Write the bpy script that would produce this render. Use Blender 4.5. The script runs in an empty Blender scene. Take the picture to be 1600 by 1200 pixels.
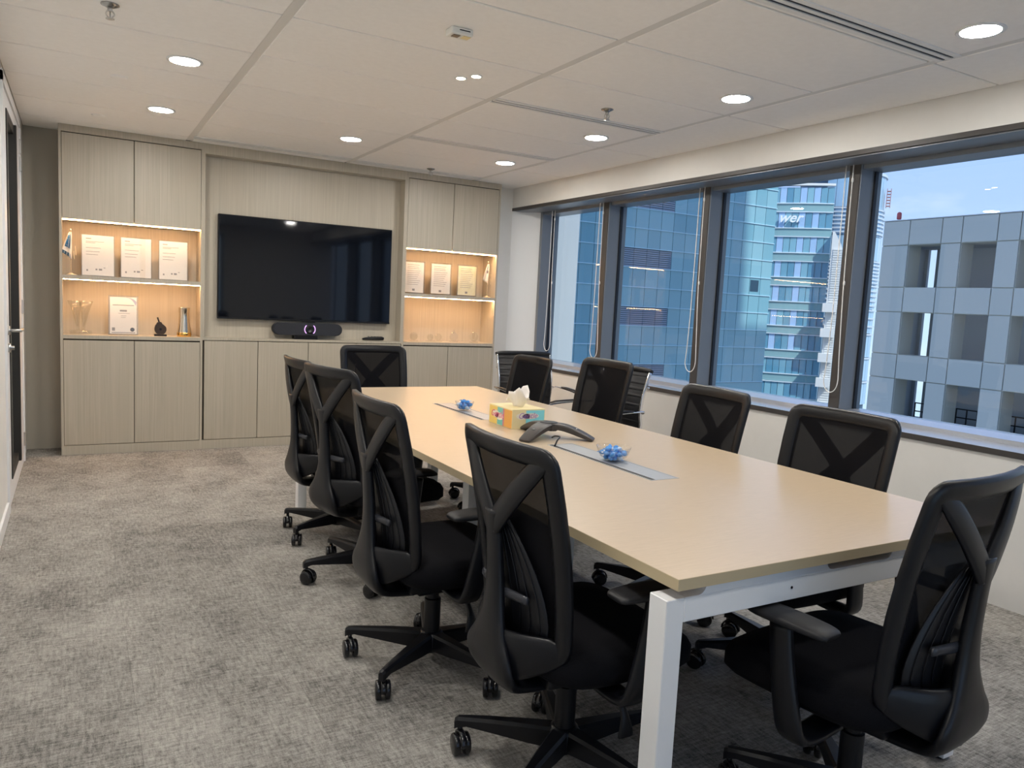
import bpy, bmesh, math, random
from mathutils import Vector, Matrix
random.seed(7)
PI = math.pi
C = bpy.context.scene.collection
SC = bpy.context.scene
R = math.radians

# ------------------------------------------------------------------ camera, world, sun, exposure
CAM_Z = 1.3242
def make_camera():
    yaw, pitch, roll, f = R(-29.8037), R(-5.9537), R(2.8991), 1194.1925
    fwd = Vector((math.sin(-yaw)*math.cos(pitch), math.cos(yaw)*math.cos(pitch), math.sin(pitch)))
    right = Vector((math.cos(yaw), math.sin(yaw), 0)); up = right.cross(fwd)
    r2 = math.cos(roll)*right + math.sin(roll)*up
    u2 = -math.sin(roll)*right + math.cos(roll)*up
    m = Matrix(((r2.x, u2.x, -fwd.x, 0), (r2.y, u2.y, -fwd.y, 0), (r2.z, u2.z, -fwd.z, CAM_Z), (0, 0, 0, 1)))
    cd = bpy.data.cameras.new('camera'); cd.sensor_width = 36; cd.sensor_fit = 'HORIZONTAL'
    cd.lens = f/1600*36; cd.clip_start = .05; cd.clip_end = 2000
    co = bpy.data.objects.new('camera', cd); C.objects.link(co); co.matrix_world = m
    SC.camera = co
make_camera()
SC.view_settings.view_transform = 'Standard'; SC.view_settings.look = 'None'
SC.cycles.diffuse_bounces = 8; SC.cycles.max_bounces = 12; SC.cycles.transparent_max_bounces = 24
SC.view_settings.exposure = 0.36; SC.view_settings.gamma = 1; SC.view_settings.use_curve_mapping = False
SKY_STRENGTH = 0.96
SUN_ENERGY = 3.2
LAMP_STRENGTH = 192.0
LED_STRENGTH = 60.0
def make_world():
    w = bpy.data.worlds.new('sky'); SC.world = w; w.use_nodes = True
    nt = w.node_tree; N = nt.nodes; L = nt.links; N.clear()
    out = N.new('ShaderNodeOutputWorld'); bg = N.new('ShaderNodeBackground')
    tc = N.new('ShaderNodeTexCoord'); sep = N.new('ShaderNodeSeparateXYZ')
    L.new(tc.outputs['Generated'], sep.inputs[0])
    ramp = N.new('ShaderNodeValToRGB'); e = ramp.color_ramp.elements
    e[0].position = 0.0; e[0].color = (.62, .80, 1.0, 1); e[1].position = .6; e[1].color = (.26, .46, .95, 1)
    m = e.new(.14); m.color = (.45, .61, 1.0, 1)
    L.new(sep.outputs['Z'], ramp.inputs[0])
    mp = N.new('ShaderNodeMapping'); mp.inputs['Scale'].default_value = (2.2, 2.2, 6)
    nz = N.new('ShaderNodeTexNoise'); nz.inputs['Scale'].default_value = 1.6; nz.inputs['Detail'].default_value = 6
    L.new(tc.outputs['Generated'], mp.inputs[0]); L.new(mp.outputs[0], nz.inputs['Vector'])
    cr = N.new('ShaderNodeValToRGB'); cr.color_ramp.elements[0].position = .5; cr.color_ramp.elements[1].position = .72
    L.new(nz.outputs['Fac'], cr.inputs[0])
    mx = N.new('ShaderNodeMix'); mx.data_type = 'RGBA'; mx.inputs[7].default_value = (.95, .97, 1.0, 1)
    L.new(cr.outputs[0], mx.inputs[0]); L.new(ramp.outputs[0], mx.inputs[6])
    L.new(mx.outputs[2], bg.inputs[0]); bg.inputs[1].default_value = SKY_STRENGTH
    L.new(bg.outputs[0], out.inputs[0])
make_world()
sd = bpy.data.lights.new('sun', 'SUN'); sd.energy = SUN_ENERGY; sd.angle = R(.6); sd.color = (1, .95, .87)
so = bpy.data.objects.new('sun', sd); C.objects.link(so)
so.rotation_euler = Vector((.03, .67, -.75)).to_track_quat('-Z', 'Y').to_euler(); so.location = (-30, -60, 80)

# ------------------------------------------------------------------ materials
MATS = {}
def mat(name, color, rough=.5, metal=0, spec=.5, emit=None, strength=0, coat=0, alpha=None):
    if name in MATS: return MATS[name]
    m = bpy.data.materials.new(name); m.use_nodes = True
    b = m.node_tree.nodes['Principled BSDF']
    b.inputs['Base Color'].default_value = (*color, 1); b.inputs['Roughness'].default_value = rough
    b.inputs['Metallic'].default_value = metal; b.inputs['Specular IOR Level'].default_value = spec
    if coat: b.inputs['Coat Weight'].default_value = coat; b.inputs['Coat Roughness'].default_value = .1
    if emit: b.inputs['Emission Color'].default_value = (*emit, 1); b.inputs['Emission Strength'].default_value = strength
    MATS[name] = m; return m
def nodes(m): return m.node_tree.nodes, m.node_tree.links, m.node_tree.nodes['Principled BSDF']
def grain(name, c0, c1, scale, rough=.45, bump=0, detail=4, c2=None, scale2=None, spec=.5, obj=True, dist=0):
    """two-tone noise stretched by scale; optional second broad noise"""
    m = mat(name, c0, rough, spec=spec); N, L, b = nodes(m)
    tc = N.new('ShaderNodeTexCoord'); mp = N.new('ShaderNodeMapping'); mp.inputs['Scale'].default_value = scale
    L.new(tc.outputs['Object'], mp.inputs[0])
    if obj:
        oi = N.new('ShaderNodeObjectInfo'); ad = N.new('ShaderNodeVectorMath'); ad.operation = 'ADD'
        mu = N.new('ShaderNodeMath'); mu.operation = 'MULTIPLY'; mu.inputs[1].default_value = 37
        L.new(oi.outputs['Random'], mu.inputs[0]); L.new(mp.outputs[0], ad.inputs[0]); L.new(mu.outputs[0], ad.inputs[1]); vec = ad.outputs[0]
    else: vec = mp.outputs[0]
    nz = N.new('ShaderNodeTexNoise'); nz.inputs['Scale'].default_value = 1; nz.inputs['Detail'].default_value = detail; nz.inputs['Roughness'].default_value = .6
    nz.inputs['Distortion'].default_value = dist
    L.new(vec, nz.inputs['Vector'])
    rp = N.new('ShaderNodeValToRGB'); rp.color_ramp.elements[0].position = .32; rp.color_ramp.elements[1].position = .68
    rp.color_ramp.elements[0].color = (*c0, 1); rp.color_ramp.elements[1].color = (*c1, 1)
    L.new(nz.outputs['Fac'], rp.inputs[0]); col = rp.outputs[0]
    if c2:
        mp2 = N.new('ShaderNodeMapping'); mp2.inputs['Scale'].default_value = scale2; L.new(tc.outputs['Object'], mp2.inputs[0])
        n2 = N.new('ShaderNodeTexNoise'); n2.inputs['Scale'].default_value = 1; n2.inputs['Detail'].default_value = 3; L.new(mp2.outputs[0], n2.inputs['Vector'])
        r2 = N.new('ShaderNodeValToRGB'); r2.color_ramp.elements[0].position = .4; r2.color_ramp.elements[1].position = .75
        L.new(n2.outputs['Fac'], r2.inputs[0])
        mx = N.new('ShaderNodeMix'); mx.data_type = 'RGBA'; L.new(r2.outputs[0], mx.inputs[0]); L.new(col, mx.inputs[6]); mx.inputs[7].default_value = (*c2, 1); col = mx.outputs[2]
    L.new(col, b.inputs['Base Color'])
    if bump:
        bp = N.new('ShaderNodeBump'); bp.inputs['Strength'].default_value = bump; bp.inputs['Distance'].default_value = .002
        L.new(nz.outputs['Fac'], bp.inputs['Height']); L.new(bp.outputs[0], b.inputs['Normal'])
    return m
def glassmat(name, tint, refl=1.0, rough=0.0, haze=0.0, ior=1.5):
    """thin architectural glass: fresnel mix of clear and mirror"""
    m = bpy.data.materials.new(name); m.use_nodes = True; N = m.node_tree.nodes; L = m.node_tree.links; N.clear()
    out = N.new('ShaderNodeOutputMaterial'); tr = N.new('ShaderNodeBsdfTransparent'); tr.inputs[0].default_value = (*tint, 1)
    gl = N.new('ShaderNodeBsdfGlossy'); gl.inputs['Roughness'].default_value = rough; gl.inputs[0].default_value = (refl, refl, refl, 1)
    fr = N.new('ShaderNodeFresnel'); fr.inputs[0].default_value = ior
    mx = N.new('ShaderNodeMixShader'); geo = N.new('ShaderNodeNewGeometry'); inv = N.new('ShaderNodeMath'); inv.operation = 'SUBTRACT'; inv.inputs[0].default_value = 1; L.new(geo.outputs['Backfacing'], inv.inputs[1])
    fm = N.new('ShaderNodeMath'); fm.operation = 'MULTIPLY'; L.new(fr.outputs[0], fm.inputs[0]); L.new(inv.outputs[0], fm.inputs[1])
    L.new(fm.outputs[0], mx.inputs[0]); L.new(tr.outputs[0], mx.inputs[1]); L.new(gl.outputs[0], mx.inputs[2])
    last = mx
    if haze:
        df = N.new('ShaderNodeBsdfDiffuse'); df.inputs[0].default_value = (*tint, 1)
        m2 = N.new('ShaderNodeMixShader'); m2.inputs[0].default_value = haze; L.new(mx.outputs[0], m2.inputs[1]); L.new(df.outputs[0], m2.inputs[2]); last = m2
    L.new(last.outputs[0], out.inputs[0]); MATS[name] = m; return m

def carpet_mat():
    m = mat('carpet', (.2, .18, .16), .95, spec=.1); N, L, b = nodes(m)
    tc = N.new('ShaderNodeTexCoord'); oi = N.new('ShaderNodeObjectInfo')
    geo = N.new('ShaderNodeNewGeometry')
    def noise(sc, det=3, ro=.65):
        mp = N.new('ShaderNodeMapping'); mp.inputs['Scale'].default_value = sc; L.new(geo.outputs['Position'], mp.inputs[0])
        nz = N.new('ShaderNodeTexNoise'); nz.inputs['Scale'].default_value = 1; nz.inputs['Detail'].default_value = det; nz.inputs['Roughness'].default_value = ro
        L.new(mp.outputs[0], nz.inputs['Vector']); return nz.outputs['Fac']
    a = noise((18, 95, 1), 5, .75); c = noise((95, 18, 1), 5, .75); d = noise((3.2, 2.4, 1), 5, .7); g = noise((260, 260, 1), 2)
    def math_(op, x, y):
        n = N.new('ShaderNodeMath'); n.operation = op
        for i, v in ((0, x), (1, y)):
            if isinstance(v, (int, float)): n.inputs[i].default_value = v
            else: L.new(v, n.inputs[i])
        return n.outputs[0]
    s = math_('ADD', math_('MULTIPLY', a, 1.2), math_('MULTIPLY', c, 1.2))
    s = math_('ADD', s, math_('MULTIPLY', d, .85)); s = math_('ADD', s, math_('MULTIPLY', g, .7))
    s = math_('ADD', s, math_('MULTIPLY', oi.outputs['Random'], .13)); s = math_('MULTIPLY', s, 1/4.08)
    rp = N.new('ShaderNodeValToRGB'); e = rp.color_ramp.elements
    e[0].position = .405; e[0].color = (.085, .081, .077, 1); e[1].position = .585; e[1].color = (.44, .42, .39, 1)
    k = e.new(.49); k.color = (.255, .242, .225, 1)
    L.new(s, rp.inputs[0]); L.new(rp.outputs[0], b.inputs['Base Color'])
    bp = N.new('ShaderNodeBump'); bp.inputs['Strength'].default_value = .5; bp.inputs['Distance'].default_value = .003
    L.new(s, bp.inputs['Height']); L.new(bp.outputs[0], b.inputs['Normal'])
    return m
M_CARPET = carpet_mat()
M_WALL = grain('wall_paint', (.72, .71, .68), (.75, .74, .71), (6, 6, 6), .7, obj=False)
M_JAMB = mat('jamb_white', (.82, .83, .84), .45)
M_CEIL = grain('ceiling_panel', (.90, .885, .86), (.93, .915, .89), (30, 30, 30), .85, .05)
M_CHAN = mat('ceiling_channel', (.72, .71, .68), .6)
M_WOOD = grain('ash_laminate', (.40, .36, .285), (.495, .445, .36), (95, 95, 1.6), .42, .02, 3, (.44, .395, .315), (9, 9, .8))
M_WOODP = grain('ash_laminate_panel', (.44, .395, .315), (.53, .48, .39), (95, 95, 1.6), .42, .02, 3, (.48, .43, .345), (9, 9, .8))
M_MAPLE = grain('maple_laminate', (.56, .44, .305), (.62, .49, .35), (14, 150, 40), .30, 0, 3, (.59, .465, .325), (3, 10, 3), obj=False)
M_MAPLEDGE = mat('maple_edge', (.50, .41, .26), .4)
M_GAP = mat('shadow_gap', (.05, .04, .03), .9)
M_BLACK = mat('black_plastic', (.0045, .005, .0075), .36, spec=.36)
M_BLACKG = mat('black_gloss', (.008, .008, .01), .2)
M_FABRIC = grain('black_fabric', (.0035, .0035, .005), (.007, .007, .009), (300, 300, 300), .9, .1, spec=.12)
M_LEATHER = mat('black_leather', (.012, .012, .014), .38)
M_CHROME = mat('chrome', (.85, .85, .87), .08, 1)
M_STEEL = mat('brushed_steel', (.55, .54, .52), .3, 1)
M_WHITEMETAL = mat('white_metal', (.80, .81, .82), .35)
M_WINMETAL = mat('window_metal', (.20, .22, .245), .34, .2)
M_WINEDGE = mat('window_dark_edge', (.055, .05, .048), .45)
M_SILL = mat('sill_metal', (.46, .48, .52), .22, .4)
M_GASKET = mat('gasket', (.008, .01, .016), .5)
M_GLASS = glassmat('window_glass', (.93, .975, .985))
M_CLEAR = glassmat('clear_glass', (.95, .95, .94), ior=1.75)
M_FROST = glassmat('door_glass', (.62, .66, .60), haze=.75)
M_TV = mat('tv_screen', (.003, .004, .007), .045, spec=.5)
M_PLATE = mat('aluminium_plate', (.50, .51, .52), .38, .6)
M_CONCSLAB = mat('slab_concrete', (.6, .6, .58), .8)
M_LAMP = mat('lamp_disc', (1, 1, 1), .5, emit=(1, .96, .895), strength=LAMP_STRENGTH)
M_SPOT = mat('spot_disc', (1, 1, 1), .5, emit=(1, .74, .45), strength=30)
M_LED = mat('led_strip', (1, .8, .6), .5, emit=(1, .56, .26), strength=LED_STRENGTH)
M_PAPER = mat('paper', (.80, .78, .76), .6)
M_PAPERY = grain('paper_yellow', (.78, .74, .5), (.84, .82, .66), (9, 9, 9), .6)
M_INK = mat('grey_ink', (.28, .27, .27), .7)
M_INKP = mat('violet_ink', (.40, .40, .55), .7)
M_BLUECANDY = mat('blue_wrapper', (.06, .30, .78), .25, coat=.5)
M_BLUECANDY2 = mat('pale_wrapper', (.55, .72, .92), .3, coat=.5)

# ------------------------------------------------------------------ helpers
def tag(o, label=None, cat=None, group=None, kind=None):
    if label: o['label'] = label
    if cat: o['category'] = cat
    if group: o['group'] = group
    if kind: o['kind'] = kind
    return o
def wpos(o):
    v = Vector((0, 0, 0))
    while o: v += o.location; o = o.parent
    return v
def thing(name, label, cat, loc=(0, 0, 0), group=None, parent=None):
    o = bpy.data.objects.new(name, None); C.objects.link(o); o.location = loc; o.empty_display_size = .1
    return tag(o, label, cat, group)
def obj(name, bm, m, parent=None, smooth=False, origin=None, kind=None, label=None):
    """bm in world coordinates (parents unrotated while building); returns linked object with origin at its base centre"""
    if isinstance(bm, bpy.types.Mesh): me = bm
    else:
        bmesh.ops.recalc_face_normals(bm, faces=bm.faces[:]) if not getattr(bm, 'keep', False) else None
        if smooth:
            for f in bm.faces: f.smooth = True
        me = bpy.data.meshes.new(name); bm.to_mesh(me); bm.free()
    me.materials.append(m)
    o = bpy.data.objects.new(name, me); C.objects.link(o)
    base = wpos(parent) if parent else Vector((0, 0, 0))
    if origin is None:
        xs = [v.co for v in me.vertices]
        lo = Vector([min(c[i] for c in xs) for i in range(3)]); hi = Vector([max(c[i] for c in xs) for i in range(3)])
        origin = Vector(((lo.x+hi.x)/2, (lo.y+hi.y)/2, lo.z))
    origin = Vector(origin)
    me.transform(Matrix.Translation(-origin)); o.location = origin - base
    if parent: o.parent = parent
    if smooth == 'auto': auto_smooth(me)
    if kind: o['kind'] = kind
    if label: o['label'] = label
    return o
def auto_smooth(me, ang=35):
    bm = bmesh.new(); bm.from_mesh(me)
    for e in bm.edges:
        if len(e.link_faces) == 2 and e.calc_face_angle(0) > R(ang): e.smooth = False
    bm.to_mesh(me); bm.free()
def struct(name, bm, m, parent=None, smooth=False):
    o = obj(name, bm, m, parent, smooth)
    if not parent: o['kind'] = 'structure'
    return o
def B(): return bmesh.new()
def box(bm, x0, x1, y0, y1, z0, z1, bev=0, seg=1):
    vs = [bm.verts.new((x, y, z)) for z in (z0, z1) for y in (y0, y1) for x in (x0, x1)]
    fs = [bm.faces.new([vs[i] for i in f]) for f in ((0, 2, 3, 1), (4, 5, 7, 6), (0, 1, 5, 4), (2, 6, 7, 3), (0, 4, 6, 2), (1, 3, 7, 5))]
    if bev:
        es = {e for f in fs for e in f.edges}
        bmesh.ops.bevel(bm, geom=list(es), offset=bev, segments=seg, affect='EDGES', profile=.5)
    return bm
def boxm(x0, x1, y0, y1, z0, z1, bev=0, seg=1): return box(B(), x0, x1, y0, y1, z0, z1, bev, seg)
def prism(bm, pts, axis, a0, a1):
    """extrude 2-D polygon pts along axis between a0 and a1; pts are the other two coords in xyz order"""
    def p(q, a):
        return {'x': (a, q[0], q[1]), 'y': (q[0], a, q[1]), 'z': (q[0], q[1], a)}[axis]
    lo = [bm.verts.new(p(q, a0)) for q in pts]; hi = [bm.verts.new(p(q, a1)) for q in pts]
    n = len(pts)
    bm.faces.new(lo[::-1]); bm.faces.new(hi)
    for i in range(n): bm.faces.new([lo[i], lo[(i+1) % n], hi[(i+1) % n], hi[i]])
    return bm
def lathe(bm, prof, c=(0, 0, 0), n=24, caps=True):
    rings = []
    for r, z in prof:
        rings.append([bm.verts.new((c[0]+r*math.cos(2*PI*i/n), c[1]+r*math.sin(2*PI*i/n), c[2]+z)) for i in range(n)])
    for a, b in zip(rings, rings[1:]):
        for i in range(n): bm.faces.new([a[i], a[(i+1) % n], b[(i+1) % n], b[i]])
    if caps:
        bm.faces.new(rings[0][::-1]); bm.faces.new(rings[-1])
    return bm
def cr(P, n=6):
    """Catmull-Rom through tuples of any length"""
    out = []; k = len(P)
    for i in range(k-1):
        p0, p1, p2, p3 = P[max(i-1, 0)], P[i], P[i+1], P[min(i+2, k-1)]
        for j in range(n):
            t = j/n
            out.append(tuple(.5*(2*b+(c-a)*t+(2*a-5*b+4*c-d)*t*t+(3*b-a-3*c+d)*t**3) for a, b, c, d in zip(p0, p1, p2, p3)))
    out.append(tuple(P[-1])); return out
def sweep(bm, P, side=None, n=10, sq=2.6, closed=False):
    """P: list of (x,y,z,width,thick); width runs along side vector (or any normal if None), superellipse section"""
    pts = [Vector(p[:3]) for p in P]; rings = []; k = len(pts); prevs = None
    for i, p in enumerate(pts):
        if closed: t = pts[(i+1) % k]-pts[i-1]
        else: t = pts[min(i+1, k-1)]-pts[max(i-1, 0)]
        t.normalize()
        if side is not None:
            s = Vector(side(i) if callable(side) else side)
        else:
            s = prevs if prevs else (Vector((0, 0, 1)) if abs(t.z) < .9 else Vector((1, 0, 0)))
        s = s-t*s.dot(t)
        if s.length < 1e-6: s = t.orthogonal()
        s.normalize(); prevs = s; nn = t.cross(s); w, th = P[i][3]/2, P[i][4]/2; ring = []
        for j in range(n):
            a = 2*PI*(j+.5)/n; ca, sa = math.cos(a), math.sin(a)
            u = math.copysign(abs(ca)**(2/sq), ca); v = math.copysign(abs(sa)**(2/sq), sa)
            ring.append(bm.verts.new(p+s*u*w+nn*v*th))
        rings.append(ring)
    pr = list(zip(rings, rings[1:])) + ([(rings[-1], rings[0])] if closed else [])
    for a, b in pr:
        for i in range(n): bm.faces.new([a[i], a[(i+1) % n], b[(i+1) % n], b[i]])
    if not closed:
        bm.faces.new(rings[0][::-1]); bm.faces.new(rings[-1])
    return bm
def tube(bm, pts, r, n=8, closed=False):
    return sweep(bm, [(*p, 2*r, 2*r) for p in pts], None, n, 2, closed)
def ball(bm, c, rx, ry, rz, u=10, v=6):
    g = bmesh.ops.create_uvsphere(bm, u_segments=u, v_segments=v, radius=1)
    for w in g['verts']: w.co = Vector((c[0]+w.co.x*rx, c[1]+w.co.y*ry, c[2]+w.co.z*rz))
    return bm
def copy_tree(o, parent=None):
    c = o.copy(); C.objects.link(c)
    if parent: c.parent = parent
    for ch in o.children: copy_tree(ch, c)
    return c
def textmesh(s, size, extrude, shear=0, bold=0):
    cu = bpy.data.curves.new('lettering', 'FONT'); cu.body = s; cu.size = size; cu.extrude = extrude; cu.shear = shear; cu.align_x = 'CENTER'; cu.resolution_u = 3; cu.offset = bold
    o = bpy.data.objects.new('lettering', cu); C.objects.link(o)
    dg = bpy.context.evaluated_depsgraph_get(); me = bpy.data.meshes.new_from_object(o.evaluated_get(dg))
    bpy.data.objects.remove(o); bpy.data.curves.remove(cu); me.materials.clear()
    return me

# ------------------------------------------------------------------ room
H = 2.477; XL = -.347; XR = 3.833; YB = 7.0; YF = -1.0; CF = 6.682
def floor():
    fl = struct('floor', boxm(XL-.3, XR+.4, YF-.1, YB+.2, -.25, -.006), mat('subfloor', (.1, .1, .1), .9))
    me0 = None; s = .5
    x = XL+.0
    nx = math.ceil((XR-XL)/s); ny = math.ceil((YB-YF)/s)
    for i in range(nx):
        for j in range(ny):
            x0 = XL+i*s; x1 = min(x0+s, XR); y0 = YF+j*s; y1 = min(y0+s, YB)
            full = abs(x1-x0-s) < 1e-6 and abs(y1-y0-s) < 1e-6
            if full and me0:
                o = bpy.data.objects.new('carpet_tile', me0); C.objects.link(o); o.parent = fl
                o.location = Vector(((x0+x1)/2, (y0+y1)/2, -.006))-fl.location
            else:
                g = .0004
                o = obj('carpet_tile', boxm(x0+g, x1-g, y0+g, y1-g, -.006, 0), M_CARPET, fl)
                if full: me0 = o.data
floor()
def walls():
    bm = B()
    D0, D1, DZ = 5.05, 6.58, 2.43
    box(bm, XL-.2, XL, YF-.1, D0, -.0, H+.05); box(bm, XL-.2, XL, D1, YB+.2, 0, H+.05); box(bm, XL-.2, XL, D0, D1, DZ, H+.05)
    struct('wall_left', bm, M_WALL)
    struct('wall_back', boxm(XL-.2, 3.62, YB, YB+.15, 0, H+.05), mat('recess_shade_tone', (.40, .37, .31), .75))  # shade of the left recess put into this darker wall colour
    struct('wall_column', boxm(3.60, XR, 6.86, YB+.15, 0, H+.05), M_WALL)
    bm = B(); a, b, zl, zh = -.30, 2.28, .08, 2.32
    box(bm, XL-.2, a, YF-.15, YF, 0, H+.05); box(bm, b, XR+.4, YF-.15, YF, 0, H+.05); box(bm, a, b, YF-.15, YF, 0, zl); box(bm, a, b, YF-.15, YF, zh, H+.05)
    struct('wall_front', bm, M_WALL)
    w = bpy.data.objects.new('window_7', None); C.objects.link(w); w.location = (1, YF-.1, zl); w['kind'] = 'structure'
    for k in range(2):
        x0 = a+1.29*k; obj('glass_pane', boxm(x0+.04, x0+1.25, YF-.09, YF-.084, zl+.04, zh-.04), M_GLASS, w)
        for p in ((x0, x0+.04, zl, zh), (x0+1.25, x0+1.29, zl, zh), (x0+.04, x0+1.25, zl, zl+.04), (x0+.04, x0+1.25, zh-.04, zh)): obj('frame_bar', boxm(p[0], p[1], YF-.13, YF-.04, p[2], p[3]), M_WINMETAL, w)
    struct('added_sun_slab', boxm(-2, 6, YF-2.3, YF-.15, 2.55, 2.75), M_CONCSLAB)  # unseen overhang added to keep sun out of the window behind the camera
    bm = B(); box(bm, XR, XR+.25, YF, YB+.15, 0, .722); struct('wall_right', bm, M_WALL)
    struct('wall_bulkhead', boxm(XR, XR+.4, YF, YB+.15, 2.285, H+.05), M_WALL)
    struct('trim_1', boxm(XR-.004, XR+.30, YF, 6.9, 2.258, 2.285), M_WINEDGE)     # dark soffit edge over the windows
    # soffit skin in window metal
    struct('trim_2', boxm(XR+.012, 4.30, YF, 6.80, 2.250, 2.2585), M_WINMETAL)
    # splayed white jamb
    bm = B(); prism(bm, [(XR, 6.86), (4.085, 6.655), (4.20, 6.655), (4.20, 7.0), (XR, 7.0)], 'z', .7, 2.262)
    struct('trim_3', bm, M_JAMB)
    # sill
    struct('trim_4', boxm(XR-.006, 4.10, YF, 6.70, .722, .752, .003), M_SILL)
    struct('trim_5', boxm(XR-.0075, XR-.006, YF, 6.84, .722, .7515), M_WINEDGE)
    struct('baseboard_left', boxm(XL, XL+.012, YF, 5.0, 0, .08), M_WHITEMETAL)
    # outer shell so that no daylight leaks in
    struct('wall_outer', boxm(-1.9, -1.8, 3.5, 8.2, -.1, 2.6), M_WALL)
    bm = B(); box(bm, -1.9, XL-.2, 3.4, 3.5, -.1, 2.6); box(bm, -1.9, XL-.2, 8.2, 8.3, -.1, 2.6); struct('wall_corridor', bm, M_WALL)
    bm = B(); box(bm, -2.0, XL-.19, 3.4, 8.3, 2.52, 2.6); box(bm, -2.0, XL-.3, 3.4, 8.3, -.1, -.0); struct('wall_passage', bm, M_WALL)
walls()
XG = [XL, .78, 2.06, 3.30, XR]
def ceiling():
    ce = struct('ceiling', boxm(XL-.3, XR+.45, YF-.2, YB+.3, 2.495, 2.60), mat('ceiling_void', (.26, .25, .23), .9))
    ys = [6.51-.62*k for k in range(0, 14)]
    ys = [YB] + ys
    for i in range(4):
        x0 = XG[i]+(.022 if i else .004); x1 = XG[i+1]-(.022 if i < 3 else .004); me0 = None
        for k in range(len(ys)-1):
            y1, y0 = ys[k], ys[k+1]
            if y1 < YF: break
            if i == 3 and k % 2 == 1: continue       # border panels are two modules long
            if i == 3: y0 = ys[min(k+2, len(ys)-1)]
            g = .006
            if k and me0:
                o = bpy.data.objects.new('ceiling_panel', me0); C.objects.link(o); o.parent = ce
                o.location = Vector(((x0+x1)/2, (y0+y1)/2, H))-ce.location
            else:
                o = obj('ceiling_panel', boxm(x0, x1, y0+g, y1-g, H, 2.497, .003), M_CEIL, ce)
                if k: me0 = o.data
    for x in XG[1:4]:
        obj('ceiling_channel', boxm(x-.021, x+.021, YF, CF, H+.0035, 2.497), M_CHAN, ce)
ceiling()

def windows():
    ms = [6.655, 5.55, 4.315, 3.072, 1.835, .60, -.64]
    words = ['farthest, by the white splayed jamb', 'second', 'third', 'fourth']
    for i in range(len(ms)-1):
        a, b = ms[i], ms[i+1]                     # far and near mullion centre
        w = bpy.data.objects.new('window_%d' % (i+1), None); C.objects.link(w); w.location = (4.1, (a+b)/2, .75); w['kind'] = 'structure'
        ha = .041 if i else .0
        obj('mullion', boxm(4.045, 4.24, a-.041, a+(.041 if i else .0), .752, 2.251, .002), M_WINMETAL, w)
        if i: obj('mullion_cap', boxm(4.040, 4.0455, a-.036, a+.036, .752, 2.251), M_WINEDGE, w)
        y0, y1 = b+.041, a-.041
        obj('gasket', boxm(4.165, 4.19, y1-.012, y1, .785, 2.222), M_GASKET, w)
        obj('gasket', boxm(4.165, 4.19, y0, y0+.012, .785, 2.222), M_GASKET, w)
        obj('glass_pane', boxm(4.176, 4.182, y0+.004, y1-.004, .78, 2.23), M_GLASS, w)
        bm = B(); prism(bm, [(4.045, .752), (4.045, .774), (4.17, .789), (4.24, .789), (4.24, .752)], 'y', y0, y1); obj('bottom_rail', bm, M_SILL, w)
        obj('head_rail', boxm(4.06, 4.24, y0, y1, 2.224, 2.2515, .002), M_WINMETAL, w)
    struct('trim_6', boxm(4.22, 4.66, 6.86, 7.6, -3, 6), mat('pier', (.42, .47, .52), .6))
windows()

def door():
    d = bpy.data.objects.new('door_1', None); C.objects.link(d); d.location = (XL, 5.8, 0); d['kind'] = 'structure'
    Y0, Y1, Z1 = 5.05, 6.58, 2.43
    bm = B(); box(bm, XL-.2, XL+.012, Y0, Y0+.05, 0, Z1); box(bm, XL-.2, XL+.012, Y1-.05, Y1, 0, Z1); box(bm, XL-.2, XL+.012, Y0, Y1, Z1-.05, Z1+.01)
    obj('door_frame', bm, M_WHITEMETAL, d)
    y0, y1, z1 = Y0+.055, Y1-.055, Z1-.055
    gy0, gy1, gz0, gz1 = y0+.22, y1-.60, .14, z1-.09
    bm = B(); xa, xb = XL-.045, XL+.004
    box(bm, xa, xb, y0, gy0, .005, z1); box(bm, xa, xb, gy1, y1, .005, z1); box(bm, xa, xb, gy0, gy1, .005, gz0); box(bm, xa, xb, gy0, gy1, gz1, z1)
    lf = obj('door_leaf', bm, M_WHITEMETAL, d)
    bm = B(); t = .055
    box(bm, xa, xb+.006, gy0, gy0+t, gz0, gz1); box(bm, xa, xb+.02, gy1-t, gy1, gz0, gz1); box(bm, xa, xb+.006, gy0+t, gy1-t, gz0, gz0+t); box(bm, xa, xb+.006, gy0+t, gy1-t, gz1-t, gz1)
    obj('glazing_bead', bm, mat('bead', (.018, .016, .015), .5), d)
    obj('glass_pane', boxm(XL-.028, XL-.02, gy0+.01, gy1-.01, gz0+.01, gz1-.01), M_FROST, d)
    hx = XL+.004
    bm = B(); lathe(bm, [(.026, 0), (.026, .01)], n=16)
    bmesh.ops.rotate(bm, verts=bm.verts, matrix=Matrix.Rotation(PI/2, 3, 'Y')); bmesh.ops.translate(bm, verts=bm.verts, vec=(hx, 5.23, 1.03))
    tube(bm, [(hx+.005, 5.23, 1.03), (hx+.055, 5.23, 1.03), (hx+.062, 5.25, 1.03), (hx+.062, 5.37, 1.03)], .010)
    obj('door_handle', bm, M_STEEL, d, True)
    bm = B(); lathe(bm, [(.026, 0), (.026, .012), (.012, .014), (.012, .03)], n=16)
    bmesh.ops.rotate(bm, verts=bm.verts, matrix=Matrix.Rotation(PI/2, 3, 'Y')); bmesh.ops.translate(bm, verts=bm.verts, vec=(hx, 5.23, .93))
    obj('door_lock', bm, M_STEEL, d, True)
    for z in (2.25, 2.13, 1.13, .17):
        bm = B(); box(bm, XL-.002, XL+.018, y1-.02, y1+.03, z-.05, z+.05, .002); obj('hinge', bm, M_STEEL, d)
door()

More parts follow.
